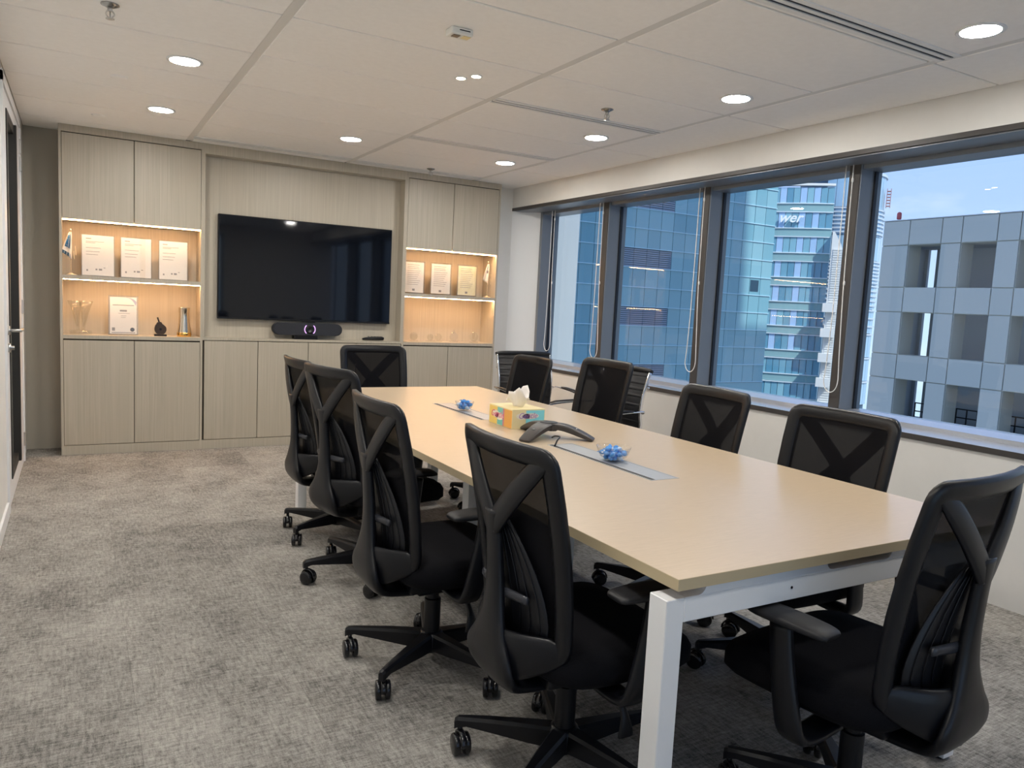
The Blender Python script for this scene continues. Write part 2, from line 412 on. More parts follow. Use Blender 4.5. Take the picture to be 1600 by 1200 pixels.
# ------------------------------------------------------------------ wall cabinets
def front(name, x0, x1, z0, z1, root, m=M_WOOD):
    return obj(name, boxm(x0+.0025, x1-.0025, CF, CF+.018, z0+.0025, z1-.0025, .0012), m, root)
def cabinet_unit(root, x0, x1, split, t=.018):
    """tower with two lower doors, two lit niches, two upper doors"""
    yb = YB-.004
    obj('side_panel', boxm(x0, x0+t, CF, yb, 0, H-.001), M_WOOD, root)
    obj('side_panel', boxm(x1-t, x1, CF, yb, 0, H-.001), M_WOOD, root)
    obj('back_panel', boxm(x0+t, x1-t, 6.96, yb, .9, 1.79), M_WOODP, root)
    obj('plinth', boxm(x0+t, x1-t, CF+.002, CF+.02, 0, .073), M_WOOD, root)
    obj('filler_panel', boxm(x0+t, x1-t, CF, CF+.018, 2.424, H-.001), M_WOOD, root)
    obj('counter', boxm(x0+t, x1-t, CF-.001, 6.96, .897, .925), M_WOOD, root)
    obj('shelf', boxm(x0+t, x1-t, CF+.001, 6.96, 1.346, 1.377), M_WOOD, root)
    obj('niche_ceiling', boxm(x0+t, x1-t, CF+.018, 6.96, 1.788, 1.806), M_WOOD, root)
    obj('shadow_line', boxm(x0+t, x1-t, CF+.018, CF+.03, .073, .897), M_GAP, root)
    obj('shadow_line', boxm(x0+t, x1-t, CF+.018, CF+.03, 1.806, 2.424), M_GAP, root)
    for a, b in ((x0+t, split), (split, x1-t)):
        front('cabinet_door', a, b, .075, .888, root); front('cabinet_door', a, b, 1.79, 2.42, root)
    for z in (1.783, 1.341):
        obj('led_strip', boxm(x0+t+.004, x1-t-.006, CF+.006, CF+.022, z+.001, z+.005), M_LED, root)
CG = 'built-in ash cabinet units along the back wall'
cabL = thing('display_cabinet', 'pale ash tower cabinet with lit niches, left of the television', 'cabinet', (.39, CF, 0))
cabinet_unit(cabL, -.109, .893, .392)
cabR = thing('display_cabinet', 'pale ash tower cabinet with lit niches, right of the television by the window', 'cabinet', (3.11, CF, 0))
cabinet_unit(cabR, 2.622, 3.60, 3.10)
def media():
    r = thing('media_cabinet', 'low ash media cabinet with recessed back panel behind the television', 'cabinet', (1.76, CF, 0))
    x0, x1 = .8935, 2.6215
    obj('back_panel', boxm(x0, x1, 6.80, 6.82, .9, 2.40), M_WOODP, r)
    obj('top_panel', boxm(x0, x1, CF, 6.82, 2.397, H-.001), M_WOOD, r)
    obj('reveal_panel', boxm(x1-.016, x1, CF+.001, 6.80, .925, 2.397), M_WOOD, r)
    obj('reveal_panel', boxm(x0, x0+.012, CF+.001, 6.80, .925, 2.397), M_WOOD, r)
    obj('counter', boxm(x0, x1, CF-.002, 6.80, .906, .926), M_WOOD, r)
    obj('plinth', boxm(x0, x1, CF+.002, CF+.02, 0, .075), M_WOOD, r)
    obj('shadow_line', boxm(x0, x1, CF+.018, CF+.03, .073, .906), M_GAP, r)
    xs = [x0+.012, 1.333, 1.759, 2.19, x1-.004]
    for a, b in zip(xs, xs[1:]): front('cabinet_door', a, b, .077, .902, r)
media()
def tv():
    r = thing('television', 'large flat black television on the ash back panel', 'television', (1.77, 6.76, 1.08))
    x0, x1, z0, z1 = 1.016, 2.523, 1.084, 1.944
    obj('housing', boxm(x0, x1, 6.752, 6.80, z0, z1, .004), M_BLACK, r)
    obj('screen', boxm(x0+.008, x1-.008, 6.7495, 6.7525, z0+.016, z1-.008), M_TV, r)
    obj('bottom_bezel', boxm(x0, x1, 6.747, 6.753, z0, z0+.014, .002), M_BLACKG, r)
    obj('receiver_bump', boxm(1.72, 1.83, 6.748, 6.77, z0-.008, z0+.002, .002), M_BLACKG, r)
tv()
def soundbar():
    r = thing('conference_camera', 'dark rounded conference video bar with glowing ring under the television', 'video bar', (1.76, 6.745, .926))
    bm = B(); pts = []; x0, x1, zc, h = 1.458, 2.066, 1.015, .052
    for k in range(13): a = PI/2+PI*k/12; pts.append((x0+h+h*math.cos(a), zc+h*math.sin(a)))
    for k in range(13): a = -PI/2+PI*k/12; pts.append((x1-h+h*math.cos(a), zc+h*math.sin(a)))
    prism(bm, pts, 'y', 6.705, 6.775); bmesh.ops.bevel(bm, geom=[e for e in bm.edges if abs(e.verts[0].co.y-e.verts[1].co.y) < 1e-5], offset=.008, segments=2, affect='EDGES')
    obj('bar_body', bm, grain('speaker_cloth', (.014, .016, .022), (.024, .026, .034), (400, 400, 400), .8), r, 'auto')
    bm = B(); lathe(bm, [(.041, 0), (.041, .004), (.02, .006), (.018, .002)], n=28)
    bmesh.ops.rotate(bm, verts=bm.verts, matrix=Matrix.Rotation(PI/2, 3, 'X')); bmesh.ops.translate(bm, verts=bm.verts, vec=(1.775, 6.7045, zc+.001))
    lens = obj('lens', bm, M_BLACKG, r, True)
    for s in (0, PI):
        bm = B(); tube(bm, [(1.775+.046*math.cos(s+a), 6.702, zc+.046*math.sin(s+a)) for a in [R(-48+12*k) for k in range(9)]], .0035, 6)
        obj('light_arc', bm, mat('violet_glow', (.6, .3, .8), .4, emit=(.75, .42, .95), strength=1.1), r)
    obj('stand', boxm(1.64, 1.845, 6.70, 6.79, .926, .966, .004), M_BLACKG, r)
soundbar()
def remote():
    bm = B(); sweep(bm, cr([(2.265, 6.735, .940, .03, .016), (2.30, 6.738, .944, .055, .026), (2.38, 6.742, .948, .06, .034), (2.445, 6.745, .948, .055, .034), (2.465, 6.746, .946, .045, .028)], 4), (0, 1, 0), 10)
    o = obj('desk_telephone_handset', bm, M_BLACK, None, True, )
    o.name = 'remote_control'; tag(o, 'flat black remote control lying on the counter below the television', 'remote control')
    bb = B()
    for k in range(5): box(bb, 2.315+.03*k, 2.330+.03*k, 6.735, 6.75, .9605+.001*k-(.001 if k == 4 else 0), .9665, .002)
    obj('button', bb, mat('button_grey', (.08, .08, .09), .5), o)
remote()

# ------------------------------------------------------------------ niche objects
def certificate(x0, x1, z0, z1, y, label, paper=M_PAPER, style=0):
    r = thing('certificate', label, 'certificate', ((x0+x1)/2, y, z0), 'acrylic framed certificates in the cabinet niches')
    obj('acrylic_sheet', boxm(x0, x1, y-.0075, y-.004, z0, z1, .001), M_CLEAR, r)
    obj('backing_sheet', boxm(x0, x1, y, y+.003, z0, z1, .001), M_CLEAR, r)
    obj('foot', boxm(x0, x1, y+.003, y+.07, z0, z0+.003), M_CLEAR, r)
    i = .012 if style else .006
    obj('paper', boxm(x0+i, x1-i, y-.0036, y-.0004, z0+i, z1-i), paper, r)
    w = x1-x0; h = z1-z0; bm = B(); yy0, yy1 = y-.0039, y-.0036
    def ln(u0, u1, v, t=.0035): box(bm, x0+u0*w, x0+u1*w, yy0, yy1, z0+v*h-t/2, z0+v*h+t/2)
    if style == 0:
        ln(.14, .3, .90, .007)
        for u, v in ((.68, .83), (.42, .80), (.58, .68), (.55, .59), (.50, .52)): ln(.14, u, v)
        ln(.42, .48, .165, .012); ln(.52, .62, .165, .014); ln(.66, .72, .21, .005); ln(.15, .2, .14, .014)
    elif style == 1:
        for v in (.88, .82, .77, .70, .64, .58, .52, .46, .40, .34, .28): ln(.16, .62+.2*((v*37) % 1), v)
        ln(.42, .54, .12, .02)
    else:
        ln(.14, .86, .76, .006); ln(.38, .62, .62, .013); ln(.33, .72, .555, .003); ln(.42, .6, .49, .003); ln(.42, .58, .45, .003)
        ln(.1, .9, .065, .006); ln(.12, .22, .15, .026)
    obj('printed_text', bm, M_INK, r)
    if style == 2:
        bm = B()
        lo = [(x0+(.6+.32*t)*w, z0+(.945-.20*t**2.4)*h) for t in [k/8 for k in range(9)]]; up = [(x0+(.6+.345*t)*w, z0+(.955-.10*t**3)*h) for t in [k/8 for k in range(9)]]
        prism(bm, lo+up[::-1], 'y', yy0, yy1); obj('printed_swoosh', bm, M_INKP, r)
        bm = B(); lathe(bm, [(.016, 0), (.016, .0004)], n=16); bmesh.ops.rotate(bm, verts=bm.verts, matrix=Matrix.Rotation(PI/2, 3, 'X')); bmesh.ops.translate(bm, verts=bm.verts, vec=(x0+.80*w, yy1, z0+.145*h))
        obj('printed_seal', bm, mat('seal', (.10, .09, .09), .7), r)
Z1, Z0 = 1.3772, .9252
certificate(.033, .261, Z1, 1.695, 6.80, 'A4 certificate in clear acrylic beside the small flag, left of three')
certificate(.301, .524, Z1, 1.695, 6.80, 'middle of the three acrylic certificates on the upper left shelf')
certificate(.573, .792, Z1, 1.692, 6.80, 'acrylic certificate nearest the television on the upper left shelf')
certificate(.215, .427, Z0, 1.236, 6.80, 'certificate with violet swoosh and dark seal, lower left niche', style=2)
certificate(2.665, 2.879, Z1, 1.683, 6.80, 'white certificate against the left end of the right niche', style=1)
certificate(2.936, 3.157, Z1, 1.683, 6.80, 'white certificate in the middle of the right niche', style=1)
certificate(3.219, 3.435, Z1, 1.682, 6.80, 'yellow toned certificate at the right end of the right niche', M_PAPERY, 1)
def flag(x, y, label, blue, h=.35):
    r = thing('table_flag', label, 'flag', (x, y, Z1))
    bm = B(); lathe(bm, [(.040, 0), (.040, .004), (.018, .012), (.006, .02)], (x, y, Z1), 20); obj('base', bm, mat('flag_base', (.75, .65, .48), .3, .5), r, True)
    bm = B(); tube(bm, [(x, y, Z1+.015), (x, y, Z1+h-.02)], .003); ball(bm, (x, y, Z1+h-.012), .007, .007, .010); obj('pole', bm, mat('flag_pole', (.82, .72, .55), .25, .6), r, True)
    bm = B(); rows = []
    for i in range(9):
        t = i/8; row = []
        for j in range(7):
            u = j/6; half = .010+.036*t**.8
            xx = x-.038*t*.5+(u-.5)*2*half*(.55 if u > .5 else 1.0); zz = Z1+h-.03-.155*t-(.05*t*u)
            row.append(bm.verts.new((xx, y-.012-.010*math.sin(u*9+t*2), zz)))
        rows.append(row)
    for a, b in zip(rows, rows[1:]):
        for j in range(6): bm.faces.new([a[j], a[j+1], b[j+1], b[j]])
    fl = obj('flag_cloth', bm, mat('flag_white', (.72, .68, .62), .8), r, True)
    sm = fl.modifiers.new('thickness', 'SOLIDIFY'); sm.thickness = .0012
    def patch(t0, t1, u0, u1, m, nm):
        bm = B(); rows = []
        for i in range(5):
            t = t0+(t1-t0)*i/4; row = []
            for j in range(5):
                u = u0+(u1-u0)*j/4; half = .010+.036*t**.8
                xx = x-.038*t*.5+(u-.5)*2*half*(.55 if u > .5 else 1.0); zz = Z1+h-.03-.155*t-(.05*t*u)
                row.append(bm.verts.new((xx, y-.0136-.010*math.sin(u*9+t*2), zz)))
            rows.append(row)
        for a, b in zip(rows, rows[1:]):
            for j in range(4): bm.faces.new([a[j], a[j+1], b[j+1], b[j]])
        o = obj(nm, bm, m, fl, True); s = o.modifiers.new('thickness', 'SOLIDIFY'); s.thickness = .0008
    if blue:
        patch(.12, .66, .12, .72, mat('flag_blue', (.03, .16, .33), .8), 'flag_field'); patch(.84, .98, .0, .8, mat('flag_navy', (.04, .10, .16), .8), 'flag_stripe')
    else: patch(.35, .5, .35, .65, mat('flag_emblem', (.12, .10, .12), .8), 'flag_emblem')
    bm = B(); tube(bm, [(x+.02, y-.014, Z1+h-.17), (x+.024, y-.015, Z1+h-.23)], .0022, 5); tube(bm, [(x+.03, y-.012, Z1+h-.13), (x+.034, y-.013, Z1+h-.20)], .0022, 5); obj('tassel', bm, mat('tassel', (.85, .72, .5), .6), r)
flag(-.036, 6.77, 'small blue and white table flag with a gold base', True)
flag(3.548, 6.79, 'small white table flag in the right hand niche', False, .36)
def trophy():
    r = thing('glass_trophy', 'clear glass trophy of two flared cups on a round base', 'trophy', (.022, 6.80, Z0))
    bm = B(); lathe(bm, [(.075, 0), (.078, .006), (.075, .030), (.02, .036)], (.028, 6.80, Z0), 28); obj('base', bm, M_CLEAR, r, True)
    for sx, n in ((-.038, .0), (.040, .0)):
        bm = B(); pr = [(.012, .034), (.016, .08), (.026, .15), (.040, .22), (.052, .258), (.049, .258), (.036, .218), (.022, .15), (.011, .085), (.004, .06)]
        lathe(bm, pr, (0, 0, 0), 24, caps=False)
        for v in bm.verts: v.co = Vector((v.co.x+.024+sx*(.35+.65*v.co.z/.26), v.co.y+6.80, v.co.z+Z0))
        obj('cup', bm, M_CLEAR, r, True)
trophy()
def small_award():
    r = thing('award', 'small black round award with a slanted handle in the lower left niche', 'award', (.587, 6.78, Z0))
    obj('base', boxm(.541, .633, 6.755, 6.81, Z0, Z0+.016, .002), M_BLACK, r)
    bm = B(); pts = [(.587+.044*math.cos(a), Z0+.056+.046*math.sin(a)) for a in [2*PI*k/28 for k in range(28)]]
    pts = [(p[0]-(.004 if p[1] > Z0+.08 else 0), p[1]+(.012 if abs(p[0]-.583) < .02 and p[1] > Z0+.08 else 0)) for p in pts]
    prism(bm, pts, 'y', 6.765, 6.80); obj('disc', bm, mat('dark_bronze', (.03, .02, .015), .4), r)
    bm = B(); lathe(bm, [(.009, 0), (.009, .003)], n=14); bmesh.ops.rotate(bm, verts=bm.verts, matrix=Matrix.Rotation(PI/2, 3, 'X')); bmesh.ops.translate(bm, verts=bm.verts, vec=(.587, 6.766, Z0+.056)); obj('boss', bm, M_BLACKG, r)
    bm = B(); sweep(bm, [(.583, 6.782, Z0+.095, .012, .012), (.570, 6.782, Z0+.135, .011, .011), (.566, 6.782, Z0+.15, .013, .012)], (1, 0, 0), 8); obj('handle', bm, M_BLACK, r, True)
small_award()
def vase():
    r = thing('vase', 'silver and gold waisted metal vase at the right of the lower left niche', 'vase', (.765, 6.79, Z0))
    bm = B(); lathe(bm, [(.052, 0), (.054, .02), (.050, .06), (.043, .12), (.040, .17), (.043, .232), (.045, .236), (.040, .235), (.037, .17), (.03, .1)], (.765, 6.79, Z0), 32); obj('body', bm, mat('silver', (.78, .70, .58), .14, 1), r, True)
    bm = B(); lathe(bm, [(.0535, .001), (.0555, .02), (.0545, .032), (.052, .034)], (.765, 6.79, Z0), 32, False); obj('gold_band', bm, mat('gold', (.8, .5, .16), .2, 1), r, True)
vase()
def glass_awards():
    for x, rad, label in ((2.785, .040, 'round glass award leftmost in the lower right niche'), (2.955, .033, 'small round glass award, second from the left in the lower right niche'), (3.04, .036, 'round glass award in the centre of the lower right niche'), (3.205, .043, 'round glass award with a peaked top, lower right niche'), (3.425, .047, 'largest round glass award at the right of the lower right niche')):
        r = thing('glass_award', label, 'award', (x, 6.79, Z0), 'glass awards in the lower right niche')
        obj('base', boxm(x-.04, x+.04, 6.77, 6.81, Z0, Z0+.012, .002), M_CLEAR, r)
        bm = B(); lathe(bm, [(rad*.93, 0), (rad, .003), (rad, .013), (rad*.93, .016)], n=26); bmesh.ops.rotate(bm, verts=bm.verts, matrix=Matrix.Rotation(PI/2, 3, 'X')); bmesh.ops.translate(bm, verts=bm.verts, vec=(x, 6.798, Z0+.010+rad))
        obj('disc', bm, M_CLEAR, r, 'auto')
        if 'peaked' in label:
            bm = B(); prism(bm, [(x-.016, Z0+.09), (x+.016, Z0+.09), (x, Z0+.125)], 'y', 6.783, 6.797); obj('peak', bm, M_CLEAR, r)
glass_awards()

# ------------------------------------------------------------------ conference table
TX0, TX1, TY0, TY1, TZ = 1.148, 2.437, 1.222, 4.75, .74
def table():
    r = thing('conference_table', 'long maple topped conference table on white metal portal legs', 'table', (1.79, 2.99, 0))
    # top with two rectangular openings for the cable trays
    trays = [(1.728, 1.856, 2.012, 2.69), (1.755, 1.878, 3.36, 3.965)]
    def slab(ya, yb, xa=TX0, xb=TX1): return (xa, xb, ya, yb)
    bm = B(); z0 = TZ-.027; t1, t2 = trays
    for (a, b, c, d) in (slab(TY0, t1[2]), slab(t1[3], t2[2]), slab(t2[3], TY1), slab(t1[2], t1[3], TX0, t1[0]), slab(t1[2], t1[3], t1[1], TX1), slab(t2[2], t2[3], TX0, t2[0]), slab(t2[2], t2[3], t2[1], TX1)):
        box(bm, a, b, c, d, z0, TZ)
    bmesh.ops.remove_doubles(bm, verts=bm.verts, dist=1e-5)
    obj('tabletop', bm, M_MAPLE, r)
    bm = B(); e = .0012
    box(bm, TX0-e, TX0, TY0-e, TY1+e, z0, TZ-.0006); box(bm, TX1, TX1+e, TY0-e, TY1+e, z0, TZ-.0006); box(bm, TX0, TX1, TY0-e, TY0, z0, TZ-.0006); box(bm, TX0, TX1, TY1, TY1+e, z0, TZ-.0006)
    obj('edge_band', bm, M_MAPLEDGE, r)
    for (a, b, c, d) in trays:
        bm = B(); w = .006
        box(bm, a, a+w, c, d, TZ-.02, TZ+.001); box(bm, b-w, b, c, d, TZ-.02, TZ+.001); box(bm, a+w, b-w, c, c+w, TZ-.02, TZ+.001); box(bm, a+w, b-w, d-w, d, TZ-.02, TZ+.001)
        fr = obj('cable_tray', bm, M_PLATE, r)
        obj('tray_lid', boxm(a+.026, b-w-.001, c+w+.002, d-w-.002, TZ-.008, TZ+.0006), M_PLATE, fr)
        obj('tray_recess', boxm(a+w, a+.026, c+w, d-w, TZ-.05, TZ-.012), M_GAP, fr)
        obj('brush_strip', boxm(a+.010, a+.0235, c+w+.03, d-w-.01, TZ-.012, TZ-.003), M_GAP, fr)
    lx0, lx1, hw = 1.140, 2.325, .030
    for k, (y, xa, xb) in enumerate(((1.262, lx0-.012, lx1+.012), (2.985, 1.50, 2.085), (4.60, lx0+.02, 2.085))):
        for x in (xa+.026, xb-.026):
            bm = boxm(x-.026, x+.026, y-hw, y+hw, .012, .690 if k != 1 else .69, .002); lg = obj('leg', bm, M_WHITEMETAL, r)
            bm = B(); lathe(bm, [(.018, 0), (.02, .004), (.012, .014)], (x, y, 0), 14); obj('glide', bm, M_BLACK, lg, True)
        obj('crossbeam', boxm(xa+.052, xb-.052, y-hw, y+hw, .632, .690, .002), M_WHITEMETAL, r)
        # riser brackets with scooped ends between beam and top
        spans = ((1.245, 1.66), (1.925, 2.25)) if k == 0 else ((1.245, 1.95),) if k == 2 else ((1.62, 1.96),)
        for (a, b) in spans:
            pts = [(a-.022, .690)]+[(a-.022+.022*math.sin(t), .690+.023*(1-math.cos(t))) for t in [PI/2*q/5 for q in range(1, 6)]]
            pts += [(b+.022-.022*math.sin(t), .690+.023*(1-math.cos(t))) for t in [PI/2*q/5 for q in range(5, 0, -1)]]+[(b+.022, .690)]
            bm = B(); prism(bm, pts, 'y', y-hw+.002, y+hw-.006); obj('riser_bracket', bm, M_WHITEMETAL, r)
    for x in (1.43, 2.03):
        obj('side_rail', boxm(x-.02, x+.02, 1.29, 4.57, .655, .70), M_WHITEMETAL, r)
    bm = B(); lathe(bm, [(.0035, 0), (.0035, .002)], n=10); bmesh.ops.rotate(bm, verts=bm.verts, matrix=Matrix.Rotation(PI/2, 3, 'X')); bmesh.ops.translate(bm, verts=bm.verts, vec=(1.53, 1.2325, .664)); obj('screw', bm, M_BLACK, r)
table()

# ------------------------------------------------------------------ mesh office chair (faces +Y, hub over the origin)
def yS(x, z):
    t = max(0, (z-.45)/.53)
    return -.150-.092*t**1.5-.032*(1-min(1, (x/.235)**2))
def rrect(W, z0, z1, rb, rt, ins, nc=6, ne=5):
    P = []
    def arc(cx, cz, r, a0):
        for k in range(nc+1):
            a = a0+PI/2*k/nc; P.append((cx+r*math.cos(a), cz+r*math.sin(a)))
    def edge(a, b):
        for k in range(1, ne): P.append((a[0]+(b[0]-a[0])*k/ne, a[1]+(b[1]-a[1])*k/ne))
    W -= ins; z0 += ins; z1 -= ins; rb = max(rb-ins, .012); rt = max(rt-ins, .012)
    arc(W-rt, z1-rt, rt, 0); edge((W-rt, z1), (-W+rt, z1)); arc(-W+rt, z1-rt, rt, PI/2); edge((-W, z1-rt), (-W, z0+rb))
    arc(-W+rb, z0+rb, rb, PI); edge((-W+rb, z0), (W-rb, z0)); arc(W-rb, z0+rb, rb, -PI/2); edge((W, z0+rb), (W, z1-rt))
    return P
def hw(z): return 1 if z > .8 else 1-.10*((.8-z)/.4)**1.3
def make_chair():
    r = thing('office_chair', 'black mesh office chair', 'chair', (0, 0, 0), 'black mesh office chairs around the conference table')
    ZB, ZT = .405, .985
    out = rrect(.242, ZB, ZT, .075, .05, 0); inn = rrect(.242, ZB, ZT, .075, .05, .052)
    bm = B(); sec = [(0, -.6), (0, .6), (.2, 1), (.75, 1), (1, .3), (1, -.5), (.7, -1), (.25, -1)]; rings = []
    for (ox, oz), (ix, iz) in zip(out, inn):
        ring = []
        for s, d in sec:
            x = ox+(ix-ox)*s; z = oz+(iz-oz)*s; x *= hw(z); ring.append(bm.verts.new((x, yS(x, z)+.012*d, z)))
        rings.append(ring)
    n = len(rings)
    for i in range(n):
        a, b = rings[i], rings[(i+1) % n]
        for j in range(8): bm.faces.new([a[j], a[(j+1) % 8], b[(j+1) % 8], b[j]])
    obj('back_frame', bm, M_BLACK, r, True, origin=(0, -.2, ZB))
    bm = B(); zc = (ZB+ZT)/2; rr = []
    for f in (1.03, .8, .55, .3):
        ring = []
        for (x, z) in inn:
            x *= f; z = zc+(z-zc)*f; x *= hw(z); ring.append(bm.verts.new((x, yS(x, z)+.006, z)))
        rr.append(ring)
    for a, b in zip(rr, rr[1:]):
        for j in range(n): bm.faces.new([a[j], a[(j+1) % n], b[(j+1) % n], b[j]])
    bm.faces.new(rr[-1])
    m = bpy.data.materials.get('chair_mesh')
    if not m:
        m = bpy.data.materials.new('chair_mesh'); m.use_nodes = True; N = m.node_tree.nodes; L = m.node_tree.links
        b = N['Principled BSDF']; b.inputs['Base Color'].default_value = (.005, .005, .007, 1); b.inputs['Roughness'].default_value = .8; b.inputs['Specular IOR Level'].default_value = .12
        tr = N.new('ShaderNodeBsdfTransparent'); mx = N.new('ShaderNodeMixShader'); mx.inputs[0].default_value = .965
        L.new(tr.outputs[0], mx.inputs[1]); L.new(b.outputs[0], mx.inputs[2]); L.new(mx.outputs[0], N['Material Output'].inputs[0])
    obj('back_mesh', bm, m, r, True, origin=(0, -.2, ZB))
    # central spine with flared foot
    bm = B(); rear = [(.79, -.282, .070, .026), (.72, -.276, .064, .03), (.62, -.270, .070, .034), (.53, -.270, .092, .036), (.46, -.276, .150, .036), (.40, -.280, .235, .036), (.350, -.268, .24, .04), (.318, -.225, .19, .04), (.300, -.12, .15, .04)]
    sweep(bm, cr([(0, y+t/2, z, w, t) for z, y, w, t in rear], 5), (1, 0, 0), 14)
    sp = obj('back_spine', bm, M_BLACK, r, True, origin=(0, -.27, .3))
    for s in (-1, 1):
        bm = B(); zz = [(.0, .745), (.035, .785), (.10, .855), (.165, .922), (.212, .962)]
        sweep(bm, cr([(s*x, (-.266 if i == 0 else -.266 if i == 1 else yS(x, z)-(.024 if i == 2 else .008 if i == 3 else -.001)), z, (.066, .066, .064, .060, .040)[i], (.022, .022, .02, .017, .010)[i]) for i, (x, z) in enumerate(zz)], 4), (s*.72, 0, -.68), 10)
        obj('back_strut', bm, M_BLACK, r, True, origin=(0, -.27, .75))
    # lower yoke joining frame and spine
    bm = B(); sweep(bm, cr([(-.196, yS(.2, .45)+.002, .468, .05, .014), (-.178, yS(.18, .44)-.010, .452, .080, .024), (-.10, -.232, .424, .125, .030), (0, -.256, .404, .15, .026), (.10, -.232, .424, .125, .030), (.178, yS(.18, .44)-.010, .452, .080, .024), (.196, yS(.2, .45)+.002, .468, .05, .014)], 4), (0, 0, 1), 12)
    obj('lower_yoke', bm, M_BLACK, r, True, origin=(0, -.28, .4))
    # leaf shaped lumbar pad with ribs
    def lw(z): return .165*max(0.02, 1-((.80-z)-.30)**2/.09) if z > .5 else .165-.055*((.5-z)/.075)**1.5
    bm = B(); rows = []
    for i in range(13):
        z = .795-.37*i/12; w = lw(z); rows.append([bm.verts.new((w*u, yS(w*u, z)-.014-.012*(1-u*u), z)) for u in [-1+k/4 for k in range(9)]])
    for a, b in zip(rows, rows[1:]):
        for j in range(8): bm.faces.new([a[j], a[j+1], b[j+1], b[j]])
    lp = obj('lumbar_pad', bm, mat('lumbar_plastic', (.006, .0065, .009), .42, spec=.4), r, True, origin=(0, -.2, .42))
    sm = lp.modifiers.new('thickness', 'SOLIDIFY'); sm.thickness = .004
    for u in (-.86, -.64, -.42, -.2, .2, .42, .64, .86):
        bm = B(); P = []
        for i in range(1, 12):
            z = .795-.355*i/12; w = lw(z); P.append((w*u, yS(w*u, z)-.0165-.012*(1-u*u), z))
        tube(bm, P, .0015, 5); obj('lumbar_rib', bm, M_BLACK, lp, True)
    bm = B(); sweep(bm, cr([(-.12, -.222, .575, .022, .012), (-.05, -.234, .572, .026, .014), (0, -.240, .57, .028, .016), (.05, -.234, .572, .026, .014), (.12, -.222, .575, .022, .012)], 3), (0, 0, 1), 8)
    obj('lumbar_lever', bm, mat('lever_plastic', (.03, .032, .04), .35), r, True)
    # seat
    bm = B(); lay = []
    for z, ins, fr in ((.352, .05, .02), (.362, .018, .006), (.385, .0, .0), (.425, .0, .0), (.448, .012, .004), (.462, .04, .02), (.468, .10, .08)):
        ring = []
        for k in range(36):
            a = 2*PI*k/36; ca, sa = math.cos(a), math.sin(a); e = 2/4.2
            x = math.copysign(abs(ca)**e, ca)*(.252-ins); y = .055+math.copysign(abs(sa)**e, sa)*(.245-ins)
            zz = z-(.030*max(0, (y-.16)/.14)**2 if y > .16 else 0)-.012*(1-(x/.25)**2)*(1 if z > .44 else 0); ring.append(bm.verts.new((x, y, zz)))
        lay.append(ring)
    for a, b in zip(lay, lay[1:]):
        for j in range(36): bm.faces.new([a[j], a[(j+1) % 36], b[(j+1) % 36], b[j]])
    bm.faces.new(lay[0][::-1]); bm.faces.new(lay[-1])
    obj('seat', bm, M_FABRIC, r, True, origin=(0, 0, .36))
    # arms
    for s in (-1, 1):
        bm = B(); sweep(bm, cr([(s*.12, .0, .335, .075, .026), (s*.24, .0, .332, .075, .028), (s*.288, .004, .350, .072, .030), (s*.300, .016, .42, .068, .030), (s*.302, .034, .52, .062, .030), (s*.302, .046, .615, .058, .030)], 4), (0, 1, 0), 10, 3)
        ar = obj('armrest', bm, M_BLACK, r, True)
        bm = B(); sweep(bm, cr([(s*.302, -.088, .628, .060, .012), (s*.302, -.070, .632, .082, .022), (s*.302, .0, .634, .092, .026), (s*.302, .095, .634, .086, .025), (s*.302, .125, .628, .055, .012)], 4), (1, 0, 0), 12, 3)
        obj('arm_pad', bm, mat('arm_pad', (.010, .010, .012), .5, spec=.4), ar, True)
    bm = B(); box(bm, -.10, .10, -.13, .12, .30, .352, .012, 2); box(bm, -.05, .05, -.08, .06, .272, .305, .008)
    obj('tilt_mechanism', bm, M_BLACK, r, 'auto')
    bm = B(); sweep(bm, cr([(.08, .03, .315, .014, .012), (.15, .05, .30, .016, .012), (.19, .058, .25, .022, .012), (.20, .06, .205, .045, .012), (.20, .06, .185, .05, .012)], 4), (0, 1, 0), 8)
    obj('tilt_lever', bm, M_BLACK, r, True)
    bm = B(); lathe(bm, [(.030, .105), (.030, .25), (.022, .252), (.022, .285)], n=18); obj('gas_cylinder', bm, M_BLACK, r, 'auto')
    bm = B(); lathe(bm, [(.030, .052), (.036, .056), (.044, .066), (.046, .118), (.038, .128), (.030, .130)], n=20); obj('base_hub', bm, M_BLACK, r, True)
    leg_me = None
    for k in range(5):
        a = 2*PI*k/5
        if not leg_me:
            bm = B(); rings = []
            for x, w, zt, zb in ((.030, .052, .126, .066), (.10, .046, .124, .070), (.20, .037, .119, .080), (.285, .030, .113, .088), (.312, .026, .110, .080), (.322, .020, .104, .074)):
                rings.append([bm.verts.new(p) for p in ((x, -w/2, zb), (x, w/2, zb), (x, w/2+.0, zt-.008), (x, w/2-.007, zt), (x, -w/2+.007, zt), (x, -w/2, zt-.008))])
            for p, q in zip(rings, rings[1:]):
                for j in range(6): bm.faces.new([p[j], p[(j+1) % 6], q[(j+1) % 6], q[j]])
            bm.faces.new(rings[0][::-1]); bm.faces.new(rings[-1])
            leg = obj('base_leg', bm, M_BLACK, r, origin=(0, 0, 0)); leg_me = leg.data
            bm = B(); x = .306
            for sy in (-.016, .016):
                g = B(); lathe(g, [(.020, -.010), (.030, -.008), (.032, -.004), (.032, .004), (.030, .008), (.020, .010)], n=18)
                bmesh.ops.rotate(g, verts=g.verts, matrix=Matrix.Rotation(PI/2, 3, 'X')); bmesh.ops.translate(g, verts=g.verts, vec=(x+.012, sy, .032))
                me = bpy.data.meshes.new('t'); g.to_mesh(me); g.free(); bm.from_mesh(me); bpy.data.meshes.remove(me)
